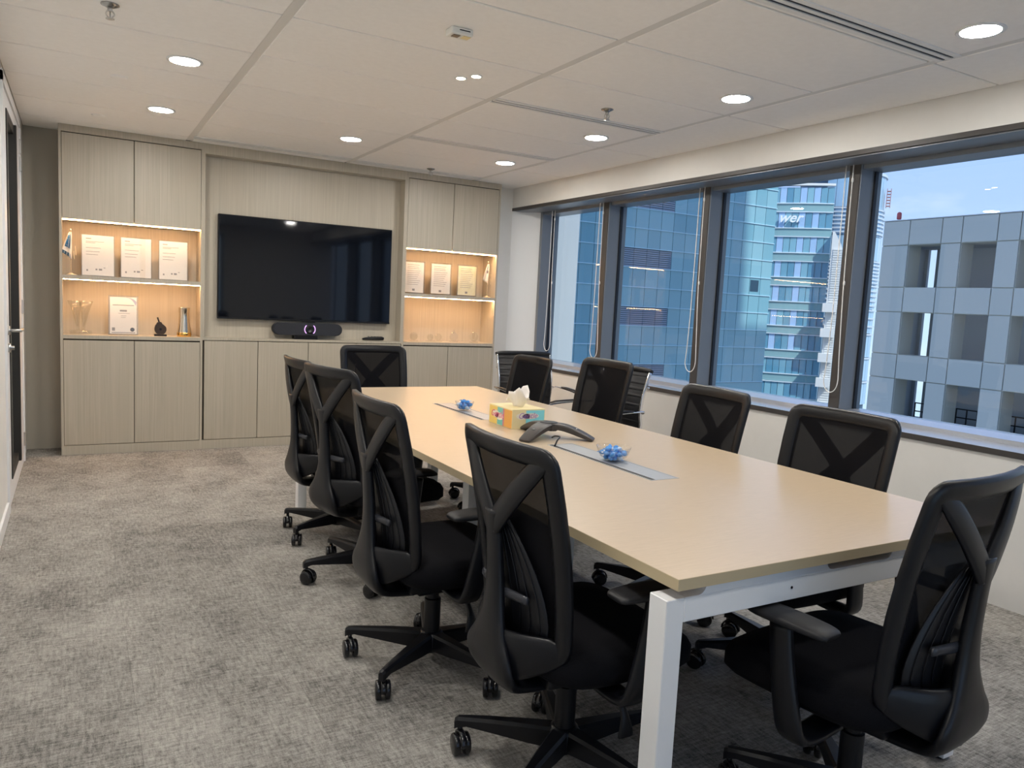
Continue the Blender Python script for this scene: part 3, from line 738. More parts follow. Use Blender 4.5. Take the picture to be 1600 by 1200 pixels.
            sweep(bm, [(x+.012+.036*math.cos(t), 0, .034+.036*math.sin(t), .018, .008) for t in [R(0+18*q) for q in range(11)]], (0, 1, 0), 8)
            tube(bm, [(x, 0, .05), (x, 0, .092)], .008)
            cas = obj('castor', bm, M_BLACKG, leg, True, origin=(x, 0, 0)); cas_me = cas.data; cas_loc = cas.location.copy()
            cas.rotation_euler.z = 2.1
        else:
            leg = bpy.data.objects.new('base_leg', leg_me); C.objects.link(leg); leg.parent = r
            cas = bpy.data.objects.new('castor', cas_me); C.objects.link(cas); cas.parent = leg; cas.location = cas_loc; cas.rotation_euler.z = 2.1+1.7*k
        leg.rotation_euler.z = a
    return r
proto = make_chair()
# hub x, hub y, facing (deg, 0 = +Y), star angle (world deg), lift, label
CH = [
    (1.213, 1.715, -90, 141, 0, 'mesh office chair on the aisle side of the table, nearest the camera'),
    (1.118, 2.452, -90, 144, .008, 'mesh office chair on the aisle side, second from the camera'),
    (1.215, 3.41, -78, 182, .025, 'mesh office chair on the aisle side, third from the camera'),
    (1.262, 4.09, -87, 138, 0, 'mesh office chair on the aisle side, farthest from the camera'),
    (1.822, 4.935, 180, 30, 0, 'mesh office chair at the far head of the table before the cabinets'),
    (2.295, 1.878, 90, 10, 0, 'mesh office chair on the window side, nearest the camera'),
    (2.335, 2.615, 84, 50, 0, 'mesh office chair on the window side, second from the camera'),
    (2.46, 3.60, 90, 20, .045, 'taller mesh office chair on the window side, third from the camera'),
    (2.405, 4.35, 90, 60, .0, 'mesh office chair on the window side, farthest from the camera'),
    (1.775, 1.195, 7, 125, .012, 'mesh office chair at the near head of the table, back towards us'),
]
for i, (x, y, face, star, lift, label) in enumerate(CH):
    o = proto if i == 0 else copy_tree(proto)
    o['label'] = label
for i, (x, y, face, star, lift, label) in enumerate(CH):
    o = [q for q in bpy.data.objects if q.get('label') == label][0]
    o.location = (x, y, 0); o.rotation_euler.z = R(face)
    k = 0
    for ch in o.children:
        st = ch.name.split('.')[0]
        if st == 'base_leg': ch.rotation_euler.z = R(star-face)+2*PI*k/5; k += 1
        elif st not in ('base_hub', 'gas_cylinder'): ch.location.z += lift-(.032 if st == 'armrest' and i == 9 else 0)

# chrome and leather visitor chairs by the window
def visitor_chair(x, y, face, label):
    r = thing('visitor_chair', label, 'chair', (0, 0, 0), 'chrome and black leather visitor chairs by the window')
    prof = cr([(.25, .415), (.20, .435), (.05, .425), (-.12, .420), (-.20, .445), (-.235, .53), (-.225, .62), (-.235, .72), (-.265, .83), (-.29, .905)], 5)   # (y, z) of the sling
    for s in (-1, 1):
        bm = B(); sweep(bm, [(s*.245, yy, zz, .014, .026) for yy, zz in prof], (1, 0, 0), 8); obj('side_rail', bm, M_CHROME, r, True)
    bm = B(); rows = []
    for k, (yy, zz) in enumerate(prof): rows.append([bm.verts.new((xx, yy, zz)) for xx in (-.238, 0, .238)])
    for a, b in zip(rows, rows[1:]):
        for j in range(2): bm.faces.new([a[j], a[j+1], b[j+1], b[j]])
    sl = obj('sling', bm, M_LEATHER, r, True); sm = sl.modifiers.new('thickness', 'SOLIDIFY'); sm.thickness = .012; sm.offset = 0
    tot = 0; last = prof[0]; me0 = None
    for q in prof[1:]:
        tot += math.dist(q, last)
        if tot >= .042:
            tot = 0; bm = B(); d = Vector((q[0]-last[0], q[1]-last[1])); d.normalize(); nrm = Vector((d.y, -d.x))*-.004
            sweep(bm, [(-.236, q[0]+nrm.x, q[1]+nrm.y, .036, .024), (0, q[0]+nrm.x, q[1]+nrm.y, .037, .026), (.236, q[0]+nrm.x, q[1]+nrm.y, .036, .024)], (0, d.x, d.y), 10, 2)
            obj('padded_rib', bm, M_LEATHER, sl, True)
        last = q
    bm = B(); sweep(bm, cr([(-.25, -.298, .912, .03, .028), (-.2, -.30, .918, .045, .034), (0, -.30, .92, .05, .036), (.2, -.30, .918, .045, .034), (.25, -.298, .912, .03, .028)], 3), (0, 1, .2), 10); obj('top_roll', bm, M_LEATHER, r, True)
    bm = B(); tube(bm, [(-.245, -.285, .80), (.245, -.285, .80)], .009); obj('stretcher', bm, M_CHROME, r, True)
    for s in (-1, 1):
        bm = B(); P = cr([(s*.25, -.235, .63), (s*.285, -.20, .645), (s*.295, .05, .635), (s*.295, .17, .615), (s*.292, .20, .56), (s*.285, .17, .48), (s*.25, .10, .43)], 5)
        sweep(bm, [(*p, .024, .010) for p in P], (1, 0, 0), 8); a = obj('arm', bm, M_CHROME, r, True)
        bm = B(); sweep(bm, [(s*.295, -.12, .652, .03, .008), (s*.296, -.05, .654, .036, .012), (s*.296, .10, .648, .036, .012), (s*.295, .15, .638, .03, .008)], (1, 0, 0), 8); obj('arm_pad', bm, M_LEATHER, a, True)
    bm = B(); tube(bm, [(0, .0, .06), (0, 0, .40)], .025, 12); obj('pedestal', bm, M_CHROME, r, True)
    bm = B(); box(bm, -.24, .24, -.03, .03, .395, .413, .004); obj('seat_bridge', bm, M_CHROME, r)
    for k in range(4):
        a = PI/4+PI/2*k; bm = B(); ca, sa = math.cos(a), math.sin(a)
        sweep(bm, [(0.02*ca, .02*sa, .07, .04, .035), (.15*ca, .15*sa, .05, .034, .026), (.28*ca, .28*sa, .022, .026, .018)], (-sa, ca, 0), 8); lg = obj('base_leg', bm, M_CHROME, r, True)
        bm = B(); lathe(bm, [(.016, 0), (.018, .006), (.012, .016)], (.27*ca, .27*sa, 0), 12); obj('glide', bm, M_BLACK, lg, True)
    r.location = (x, y, 0); r.rotation_euler.z = R(face)
visitor_chair(3.245, 5.24, 176, 'chrome and ribbed leather visitor chair in the window corner')
visitor_chair(3.10, 4.28, 92, 'chrome and ribbed leather visitor chair behind the taller mesh chair')

# ------------------------------------------------------------------ things on the table
def tissue_box():
    r = thing('tissue_box', 'yellow, teal and orange tissue box on the conference table', 'tissue box', (1.86, 3.19, TZ))
    x0, x1, y0, y1, z1 = 1.772, 1.952, 3.075, 3.302, TZ+.093
    me = mat('box_cream', (.86, .74, .42), .55)
    # slightly rotated body
    def rot(o, pv=Vector((1.772, 3.075, 0)), a=R(8)):
        return o
    obj('carton', boxm(x0, x1, y0, y1, TZ, z1, .001), me, r)
    e = .0007
    def side(u0, u1, m, nm):   # left long face (x = x0), u along y from far to near
        obj(nm, boxm(x0-e, x0, y1-(y1-y0)*u1, y1-(y1-y0)*u0, TZ+.003, z1-.006), m, r)
    side(.0, .36, mat('box_yellow', (.86, .62, .16), .55), 'printed_panel'); side(.36, .60, mat('box_teal', (.20, .56, .50), .55), 'printed_panel')
    side(.60, .66, mat('box_pink', (.62, .22, .30), .55), 'printed_panel'); side(.66, .985, mat('box_orange', (.84, .42, .10), .55), 'printed_panel')
    obj('printed_panel', boxm(x0+.075, x1-.004, y0-e, y0, TZ+.004, z1-.006), mat('box_aqua', (.24, .72, .80), .55), r)
    def cloud(bm, pts, t0, t1, ax):
        for (u, v, ru, rv) in pts:
            g = [(u+ru*math.cos(a), v+rv*math.sin(a)) for a in [2*PI*k/18 for k in range(18)]]
            prism(bm, g, ax, t0, t1)
    bm = B(); cloud(bm, [(3.235, TZ+.052, .032, .018), (3.20, TZ+.044, .038, .018)], x0-e-.0005, x0-e, 'x'); obj('name_cloud', bm, mat('box_cloud', (.86, .80, .66), .6), r)
    bm = B(); cloud(bm, [(x0+.060, TZ+.06, .04, .016), (x0+.10, TZ+.06, .045, .014)], y0-e-.0005, y0-e, 'y'); obj('name_cloud', bm, mat('box_cloud', (.86, .80, .66), .6), r)
    ink = mat('pink_ink', (.72, .14, .26), .6)
    me = textmesh('Gentle', .046, .0004, .35)
    me.transform(Matrix(((0, 0, 1, x0-e-.0009), (-1, 0, 0, 3.222), (0, 1, 0, TZ+.038), (0, 0, 0, 1))))
    obj('lettering', me, ink, r)
    me = textmesh('Gentle', .038, .0004, .35)
    me.transform(Matrix(((1, 0, 0, x0+.083), (0, 0, -1, y0-e-.0009), (0, 1, 0, TZ+.050), (0, 0, 0, 1))))
    obj('lettering', me, mat('violet_ink2', (.42, .22, .52), .6), r)
    # tissue
    bm = B(); rows = []; n = 22
    for i in range(7):
        t = i/6; row = []
        for k in range(n):
            a = 2*PI*k/n; rad = (.024+.040*t)*(1+.22*math.sin(3*a+1.2*t)+.13*math.sin(7*a)); h = .062*t*(1+.45*t*math.sin(2*a+.4)+.25*t*math.sin(5*a))
            row.append(bm.verts.new((1.862+rad*math.cos(a)*.75, 3.175+rad*math.sin(a)*1.05, z1+h)))
        rows.append(row)
    for a, b in zip(rows, rows[1:]):
        for j in range(n): bm.faces.new([a[j], a[(j+1) % n], b[(j+1) % n], b[j]])
    bm.faces.new(rows[0][::-1])
    t = obj('tissue', bm, mat('tissue', (.86, .82, .78), .8), r, True); s = t.modifiers.new('thickness', 'SOLIDIFY'); s.thickness = .0012
tissue_box()
def phone():
    cx, cy = 1.84, 2.862
    r = thing('conference_phone', 'dark three legged conference speakerphone in the middle of the table', 'telephone', (cx, cy, TZ))
    tips = [R(90), R(-47), R(208)]
    body = mat('phone_grey', (.050, .044, .042), .42)
    bm = B(); pts = []
    for t in tips:
        for q in (-1, 1): pts.append((cx+.062*math.cos(t+q*R(38)), cy+.062*math.sin(t+q*R(38))))
    pts.sort(key=lambda p: math.atan2(p[1]-cy, p[0]-cx))
    prism(bm, pts, 'z', TZ+.034, TZ+.064); bmesh.ops.bevel(bm, geom=bm.edges[:], offset=.006, segments=2, affect='EDGES'); obj('body', bm, body, r, 'auto')
    top = lambda a, s: .066-.048*((.13-.05)/.16)**1.2
    rad = lambda a: .21
    for t in tips:
        ct, st = math.cos(t), math.sin(t)
        prof = [(.02, .052, .082, .026), (.06, .051, .080, .028), (.10, .043, .074, .028), (.15, .027, .066, .024), (.195, .0105, .058, .016), (.207, .006, .052, .010)]
        bm = B(); sweep(bm, cr([(cx+q*ct, cy+q*st, TZ+z, w, th) for q, z, w, th in prof], 4), (-st, ct, 0), 12, 5); obj('phone_leg', bm, body, r, 'auto')
    bm = B(); lathe(bm, [(.040, 0), (.040, .003), (.036, .004)], (cx, cy, TZ+.064), 24); obj('speaker_grille', bm, M_BLACK, r, True)
    for k, t in enumerate(tips):
        bm = B(); lathe(bm, [(.006, 0), (.006, .002)], (cx+.13*math.cos(t), cy+.13*math.sin(t), TZ+.0475), 10); obj('button', bm, M_STEEL, r, True)
    t = tips[1]
    bm = B(); tube(bm, cr([(cx-.03, cy-.08, TZ+.012), (1.80, 2.745, TZ+.025), (1.795, 2.70, TZ+.030), (1.765, 2.672, TZ+.020), (1.748, 2.664, TZ-.002)], 6), .0035); obj('cable', bm, M_BLACK, r, True)
phone()
def candy_bowl(x, y, rad, h, label, n, seed, clabel):
    r = thing('candy_bowl', label, 'bowl', (x, y, TZ+.0012), 'glass candy bowls on the table trays')
    bm = B(); z = TZ+.0012
    lathe(bm, [(rad*.50, 0), (rad*.56, .004), (rad*.80, h*.32), (rad*.93, h*.68), (rad, h), (rad*.975, h), (rad*.90, h*.68), (rad*.77, h*.34), (rad*.48, .007)], (x, y, z), 30)
    obj('bowl_glass', bm, M_CLEAR, r, True)
    rnd = random.Random(seed); placed = []
    for i in range(n):
        best = None
        for _ in range(60):
            a = rnd.random()*2*PI; lv = 0 if len(placed) < n*.36 else 1 if len(placed) < n*.76 else 2
            q = rnd.random()**.5*rad*(.46, .66, .46)[lv]; p = Vector((x+q*math.cos(a), y+q*math.sin(a), z+.015+.0155*lv))
            d = min([(p-w).length for w in placed] or [1])
            if best is None or d > best[0]: best = (d, p)
        placed.append(best[1])
    body = wing = None
    for i, p in enumerate(placed):
        pale = i % 6 == 5
        bm = B(); ball(bm, p, .0135, .0100, .0095, 10, 6)
        c = obj('candy', bm, M_BLUECANDY2 if pale else M_BLUECANDY, None, True, origin=p)
        tag(c, ('pale' if pale else 'blue')+' wrapped candy in '+clabel, 'candy', 'wrapped candies in the glass bowls')
        for s in (-1, 1):
            bm = B()
            ring = [bm.verts.new((p.x+s*.0115, p.y, p.z))]
            fan = [bm.verts.new((p.x+s*(.020+.002*math.sin(5*t)), p.y+.0075*t, p.z+.003*math.sin(6*t))) for t in (-1, -.5, 0, .5, 1)]
            for u, v in zip(fan, fan[1:]): bm.faces.new([ring[0], u, v])
            w = obj('wrapper_twist', bm, M_BLUECANDY2 if pale or i % 3 == 0 else M_BLUECANDY, c, origin=p)
        c.rotation_euler = (rnd.uniform(-.6, .6), rnd.uniform(-.6, .6), rnd.random()*6.28)
candy_bowl(1.806, 2.335, .068, .056, 'larger clear glass candy bowl on the near table tray', 28, 3, 'the larger glass bowl nearer the camera')
candy_bowl(1.824, 3.69, .052, .048, 'smaller clear glass candy bowl beyond the tissue box', 18, 5, 'the smaller glass bowl beyond the tissue box')

# ------------------------------------------------------------------ ceiling fittings
def lamp(x, y, label):
    r = thing('downlight', label, 'downlight', (x, y, H-.006), 'round recessed ceiling downlights')
    bm = B(); lathe(bm, [(.072, .006), (.086, .006), (.088, .002), (.084, -.001), (.072, 0)], (x, y, H-.006), 32, False); obj('trim_ring', bm, M_WHITEMETAL, r, True)
    bm = B(); lathe(bm, [(.071, -.0), (.071, .003)], (x, y, H-.006), 32); obj('diffuser', bm, M_LAMP, r)
LY = [5.66, 4.385, 3.11, 1.83, .55]
ordn = ['farthest', 'second farthest', 'third from the cabinets', 'fourth from the cabinets, nearest visible', 'fifth from the cabinets', 'sixth from the cabinets', 'seventh from the cabinets', 'eighth from the cabinets']
for k, y in enumerate(LY):
    lamp(.49, y, 'round downlight in the row over the door aisle, '+ordn[k]); lamp(3.07, y, 'round downlight in the row along the windows, '+ordn[k])
lamp(1.768, 5.66, 'round downlight alone between the rows, in front of the television')
for x, y, w in ((1.742, 3.735, 'left'), (1.790, 3.655, 'right')):
    r = thing('spotlight', 'tiny warm recessed spotlight over the table, %s of the close pair' % w, 'spotlight', (x, y, H-.004), 'pair of tiny recessed ceiling spots')
    bm = B(); lathe(bm, [(.024, .004), (.032, .004), (.032, .001), (.024, 0)], (x, y, H-.004), 20, False); obj('trim_ring', bm, M_WHITEMETAL, r, True)
    bm = B(); lathe(bm, [(.0235, 0), (.0235, .002)], (x, y, H-.004), 20); obj('diffuser', bm, M_SPOT, r)
def vent(x0, x1, y, label):
    r = thing('slot_diffuser', label, 'air vent', ((x0+x1)/2, y, H-.004), 'linear slot air diffusers in the ceiling')
    m = mat('vent_white', (.80, .80, .78), .45)
    obj('backing', boxm(x0, x1, y-.05, y+.05, H-.0015, H-.0005), M_GASKET, r)
    for a, b in ((-.052, -.028), (-.010, .010), (.028, .052)): obj('frame_bar', boxm(x0-.008, x1+.008, y+a, y+b, H-.006, H-.0005), m, r)
    for a in (-.0205, .0175): obj('vane', boxm(x0, x1, y+a, y+a+.003, H-.004, H-.0016), mat('vane', (.03, .03, .035), .5), r)
vent(2.09, 3.285, 2.085, 'long double slot air diffuser nearest the camera, beside the near window lamp')
vent(2.085, 3.285, 4.0, 'double slot air diffuser in the middle of the ceiling by a sprinkler')
vent(2.085, 3.285, 5.27, 'double slot air diffuser second from the cabinets')
vent(.80, 2.02, 6.49, 'slot air diffuser along the cabinet top, over the television')
vent(2.085, 3.27, 6.53, 'slot air diffuser along the cabinet top, by the window corner')
def sprinkler(x, y, label):
    r = thing('sprinkler', label, 'sprinkler', (x, y, H), 'ceiling sprinkler heads')
    bm = B(); lathe(bm, [(.036, 0), (.036, -.004), (.018, -.012), (.010, -.016)], (x, y, H), 20); obj('escutcheon', bm, mat('dark_chrome', (.35, .34, .33), .25, 1), r, True)
    bm = B(); lathe(bm, [(.010, -.012), (.010, -.028), (.006, -.03)], (x, y, H), 12)
    for s in (-1, 1): tube(bm, cr([(x+s*.009, y, H-.026), (x+s*.016, y, H-.040), (x+s*.004, y, H-.056)], 4), .0028, 6)
    tube(bm, [(x, y, H-.03), (x, y, H-.056)], .003, 6); obj('frame', bm, M_STEEL, r, True)
    bm = B(); lathe(bm, [(.006, -.062), (.017, -.060), (.017, -.0575), (.006, -.056)], (x, y, H), 16); obj('deflector', bm, M_STEEL, r, True)
sprinkler(.13, 3.74, 'sprinkler head at the top left edge of the ceiling')
sprinkler(2.69, 3.745, 'sprinkler head by the middle slot diffuser near the windows')
sprinkler(2.73, 6.40, 'sprinkler head close to the cabinets on the right')
def sensor():
    x, y = 1.425, 3.10
    r = thing('room_sensor', 'small white box sensor with a dark lens on the ceiling', 'sensor', (x, y, H))
    bm = B(); box(bm, x-.045, x+.055, y-.035, y+.035, H-.030, H-.0005, .006, 2); obj('housing', bm, mat('sensor_white', (.78, .78, .74), .4), r)
    obj('sensor_window', boxm(x-.03, x+.0, y-.022, y+.010, H-.0325, H-.0295), mat('sensor_dark', (.10, .08, .06), .4), r)
    obj('label_plate', boxm(x+.014, x+.048, y-.026, y+.012, H-.0318, H-.0295), mat('label_yellow', (.75, .62, .32), .5), r)
    obj('side_slot', boxm(x-.01, x+.04, y-.0362, y-.034, H-.014, H-.010), M_BLACK, r)
sensor()
for x, y, l in ((.141, 6.17, 'flat white round ceiling disc near the left wall cabinet'), (.216, 4.967, 'flat white round ceiling disc between the two left lamps')):
    bm = B(); lathe(bm, [(.045, 0), (.045, -.004), (.03, -.010), (.001, -.011)], (x, y, H), 24, False); tag(obj('detector', bm, M_CEIL, None, True), l, 'detector', 'flush round ceiling detectors')

# ------------------------------------------------------------------ blind cords
def cord(y, lab, z1=2.25, zb=.885, far=False, spread=.055):
    r = thing('blind_cord', lab, 'blind cord', (4.02, y, zb), 'looped bead cords of the roller blinds')
    w = spread; bm = B()
    P = [(4.02, y-.02, z1), (4.02, y-.022, 1.9), (4.018, y-.03, 1.5), (4.022, y-w*.8, 1.15), (4.02, y-w, .99)]
    P += [(4.02, y-w*math.cos(t), .96-.075*math.sin(t)) for t in [PI*k/8 for k in range(0, 9)]]
    P += [(4.02, y+w*.85, 1.05), (4.018, y+w*.6, 1.35), (4.02, y+.03, 1.8), (4.02, y+.03, z1)]
    P = [(a, b, c+(zb-.885)) if c < 1.2 else (a, b, c) for a, b, c in P]
    tube(bm, cr(P, 4), .0032, 6); obj('bead_loop', bm, mat('cord_white', (.82, .82, .80), .5), r, True)
    for yy, zz in ((y-.021, z1-.09), (y-.03, 1.55)):
        bm = B(); lathe(bm, [(.003, -.014), (.0065, -.008), (.0065, .008), (.003, .014)], (4.02, yy, zz), 10); obj('connector', bm, mat('cord_white', (.82, .82, .80), .5), r, True)
cord(6.37, 'white bead cord in front of the farthest window post beside the white jamb')
cord(5.585, 'white bead cord at the first mullion from the cabinets')
cord(4.335, 'white bead cord at the second mullion from the cabinets')
cord(3.09, 'white bead cord at the mullion left of the grey building', spread=.05)

# ------------------------------------------------------------------ the city outside
def facade_glass(name, base, var, rough=.12, spec=.6):
    m = mat(name, base, rough, spec=spec); N, L, b = nodes(m)
    oi = N.new('ShaderNodeObjectInfo'); rp = N.new('ShaderNodeValToRGB'); e = rp.color_ramp.elements
    e[0].color = (*base, 1); e[1].color = (*var, 1)
    L.new(oi.outputs['Random'], rp.inputs[0]); L.new(rp.outputs[0], b.inputs['Base Color']); return m
M_TEAL = facade_glass('teal_glass', (.16, .36, .44), (.25, .46, .53))
M_TOWER = facade_glass('tower_glass', (.08, .26, .40), (.26, .50, .60))
M_REFLTINT = mat('reflection_tint_glass', (.38, .56, .80), .2)  # pale reflections painted as the colour of whole panes
M_CONC = facade_glass('grey_cladding', (.44, .45, .425), (.48, .49, .465), .5, .4)
M_REVEAL = mat('beige_reveal', (.52, .51, .45), .8)
M_LOUVRE = mat('louvre_grey', (.28, .33, .42), .5)
M_TRANSOM = mat('transom_pale', (.45, .68, .78), .4)
M_CWHITE = mat('concrete_white', (.78, .77, .74), .6)
struct('ground', boxm(-100, 400, -100, 400, -61, -60), mat('street', (.2, .2, .2), .9))
def teal_building():
    r = thing('office_building', 'teal glass office block with thin pale transoms filling the far windows', 'building', (48, 54, -60))
    Y = 54.0
    obj('core', boxm(29, 59.86, Y+.12, 74, -60, 20.3), mat('teal_core', (.03, .09, .13), .5), r)
    xs = [59.88-1.44*k for k in range(0, 18)]; zs = [15.37-1.71*k for k in range(0, 13)]
    louv = {(i, j) for j in (2,) for i in range(9, 14)} | {(i, j) for j in (5,) for i in range(9, 14)} | {(i, j) for j in (8, 11) for i in range(9, 13)}
    me0 = lv0 = None
    def put(nm, me, c):
        o = bpy.data.objects.new(nm, me); C.objects.link(o); o.parent = r; o.location = Vector(c)-r.location; return o
    rnd = random.Random(4)
    for i in range(len(xs)-1):
        for j in range(len(zs)-1):
            x1, x0 = xs[i], xs[i+1]; z1, z0 = zs[j], zs[j+1]; c = ((x0+x1)/2, Y+.05, z0)
            if (i, j) in louv:
                if not lv0:
                    bm = B(); n = 9
                    for k in range(n):
                        za = z0+.06+(1.6)*k/n; box(bm, x0+.03, x1-.03, Y, Y+.1, za, za+.115)
                    lv0 = obj('louvre_panel', bm, M_LOUVRE, r, origin=c).data
                else: put('louvre_panel', lv0, c)
            else:
                if not me0: me0 = obj('glass_panel', boxm(x0+.025, x1-.025, Y, Y+.1, z0+.03, z1-.03), M_TEAL, r, origin=c).data
                else:
                    o = put('glass_panel', me0, c); o.rotation_euler = (rnd.uniform(-.006, .006), 0, rnd.uniform(-.008, .008))
    for z in zs: obj('transom', boxm(xs[-1], xs[0], Y-.09, Y+.1, z-.035, z+.035), M_TRANSOM, r)
    bm = B()
    for z in [zs[-1]-1.71*k for k in range(1, 30)]: box(bm, 31, 59.88, Y-.04, Y+.1, z, z+1.64)
    for i in range(3): box(bm, 31, 59.88, Y-.04, Y+.1, 15.4+1.71*i, 15.4+1.71*i+1.64)
    obj('lower_glazing', bm, M_TEAL, r, kind='stuff')
    obj('vent_window', boxm(57.1, 58.2, Y-.03, Y+.02, 3.75, 4.85), mat('dark_opening', (.02, .06, .10), .3), r)
teal_building()
def frame(bearing, dist):
    b = R(bearing); return Vector((dist*math.sin(b), dist*math.cos(b), 0)), Vector((math.cos(b), -math.sin(b), 0)), Vector((-math.sin(b), -math.cos(b), 0))
def orient(bm, P, u, n):
    """local (u, depth towards camera, z) to world"""
    for v in bm.verts: v.co = P+u*v.co.x+n*v.co.y+Vector((0, 0, v.co.z))
    return bm
def glass_tower():
    P, u, n = frame(50, 130)
    r = thing('tower', 'curved blue glass tower with white italic sign letters near its top', 'building', (P.x, P.y, -60))
    cur = lambda x: -(x+3)**2/70
    obj('core', orient(boxm(-12, 3.6, -11, -1.0, -60, 21.9), P, u, n), mat('tower_core', (.04, .10, .17), .5), r)
    w = 1.0; tops = [3.96+3.84*k for k in range(4, -5, -1)]
    for t in tops:
        top = min(t-1.35+3.84, 22.1)
        for k in range(15):
            x0 = 3.72-w*(k+1); x1 = x0+w; y = cur((x0+x1)/2); mm = M_REFLTINT if (k in (4, 7) and t > -6) or (k == 2 and t > 10) else M_TOWER
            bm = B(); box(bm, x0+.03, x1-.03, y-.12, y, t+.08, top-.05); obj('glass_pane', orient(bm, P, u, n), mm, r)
        bm = B(); seg = [3.75-w*k for k in range(16)]
        prism(bm, [(x, cur(x)+.02) for x in seg]+[(x, cur(x)-.6) for x in seg[::-1]], 'z', t-1.2, t-.05); obj('spandrel', orient(bm, P, u, n), mat('spandrel_glass', (.25, .42, .45), .3), r)
        for zz in (t-.02, t-1.33):
            bm = B(); prism(bm, [(x, cur(x)+.2) for x in seg]+[(x, cur(x)-.4) for x in seg[::-1]], 'z', zz-.05, zz+.09); obj('ledge', orient(bm, P, u, n), mat('ledge_white', (.7, .8, .85), .4), r)
    bm = B(); prism(bm, [(x, cur(x)+.25) for x in seg]+[(x, cur(x)-.6) for x in seg[::-1]], 'z', 22.05, 22.4); obj('parapet', orient(bm, P, u, n), M_CWHITE, r)
    me = textmesh('wer', 2.15, .12, .35, .035)
    # letters stand upright on the facade, reading left to right for a viewer in the room
    q = P+u*(-2.55)+n*.55; s = me
    s.transform(Matrix(((u.x, 0, n.x, q.x), (u.y, 0, n.y, q.y), (0, 1, 0, 16.35), (0, 0, 0, 1))))
    obj('sign_letters', s, mat('sign_white', (.92, .92, .92), .5), r)
glass_tower()
def louvre_tower():
    P, u, n = frame(52.05, 128)
    r = thing('louvre_tower', 'sunlit white louvred stair tower with stacked balconies beside the glass tower', 'building', (P.x, P.y, -60))
    bm = B(); prism(bm, [(-.75, -60), (.80, -60), (.80, 12.3), (.55, 13.0), (-.45, 14.8), (-.75, 14.8)], 'y', -3, 0); obj('wall', orient(bm, P, u, n), M_CWHITE, r)
    bm = B()
    for k in range(70):
        z = 12.0-.36*k; box(bm, -.45, .82, 0, .16, z, z+.20)
    obj('louvre_slats', orient(bm, P, u, n), M_CWHITE, r, kind='stuff')
    for k in range(7):
        z = 2.55-3.84*k; bm = B(); box(bm, -1.25, .65, 0, 1.3, z, z+1.35); obj('balcony', orient(bm, P, u, n), M_CWHITE, r)
louvre_tower()
def round_tower():
    b0 = 52.0; d = 150; K = d/137; P, u, n = frame(b0, d); Rr = 6.55*K
    r = thing('round_tower', 'cylindrical glass tower with ringed bands behind the window mullion', 'building', (P.x, P.y, -60))
    bm = B(); lathe(bm, [(Rr-.3, 0), (Rr-.3, 86)], (P.x, P.y, -60), 40); obj('core', bm, mat('tower_core', (.04, .10, .17), .5), r, 'auto')
    base = math.atan2(n.y, n.x)
    def seg(nm, a0, a1, r0, r1, z0, z1, m):
        bm = B(); pts = [(P.x+r1*math.cos(a0+(a1-a0)*k/3), P.y+r1*math.sin(a0+(a1-a0)*k/3)) for k in range(4)]+[(P.x+r0*math.cos(a1+(a0-a1)*k/3), P.y+r0*math.sin(a1+(a0-a1)*k/3)) for k in range(4)]
        prism(bm, pts, 'z', z0, z1); return obj(nm, bm, m, r)
    zt = [1.32+(q-1.32)*K for q in (24.2, 18.9, 14.6, 10.9, 7.1, 3.3, -.5, -4.3, -8.1, -11.9)]; step = R(12)
    mband = mat('band_metal', (.55, .62, .70), .35); pale = facade_glass('pale_blue_glass', (.28, .45, .62), (.42, .58, .72))
    for q in range(len(zt)-1):
        for k in range(9):
            a = base+R(-6)+step*(k-1); seg('glass_pane', a+.004, a+step-.004, Rr-.25, Rr, zt[q+1]+.05, zt[q]-.05, pale)
        bm = B(); nb = {1: 7, 2: 0, 3: 7, 4: 5, 5: 3}.get(q, 1); first = True
        for t in range(nb):
            z = zt[q]-.3-(zt[q]-zt[q+1])*t/max(nb, 1)
            bm = B(); lathe(bm, [(Rr-.2, z), (Rr+.22, z), (Rr+.22, z+.26), (Rr-.2, z+.26)], (P.x, P.y, 0), 48, False); obj('ring_band', bm, mband, r, 'auto')
    bm = B(); lathe(bm, [(Rr-.4, zt[0]-.05), (Rr+.05, zt[0]-.05), (Rr+.05, zt[0]+.2), (Rr-.4, zt[0]+.2)], (P.x, P.y, 0), 48, False); obj('parapet', bm, mband, r)
    me = textmesh('y', 3.0, .12, .35); P2, u2, n2 = frame(54.05, 143.5)
    me.transform(Matrix(((u2.x, 0, n2.x, P2.x), (u2.y, 0, n2.y, P2.y), (0, 1, 0, 17.8), (0, 0, 0, 1)))); obj('sign_letter', me, mat('sign_white', (.92, .92, .92), .5), r)
    P3, u3, n3 = frame(54.95, 148); bm = B(); red = mat('mast_red', (.42, .20, .18), .6)
    for x in (-.3, .3):
        for y in (-.3, .3): box(bm, x-.05, x+.05, y-.05, y+.05, 21.0, 24.2)
    for k in range(6): box(bm, -.34, .34, -.34, .34, 21.2+.5*k, 21.32+.5*k)
    obj('antenna_mast', orient(bm, P3, u3, n3), red, r)
round_tower()
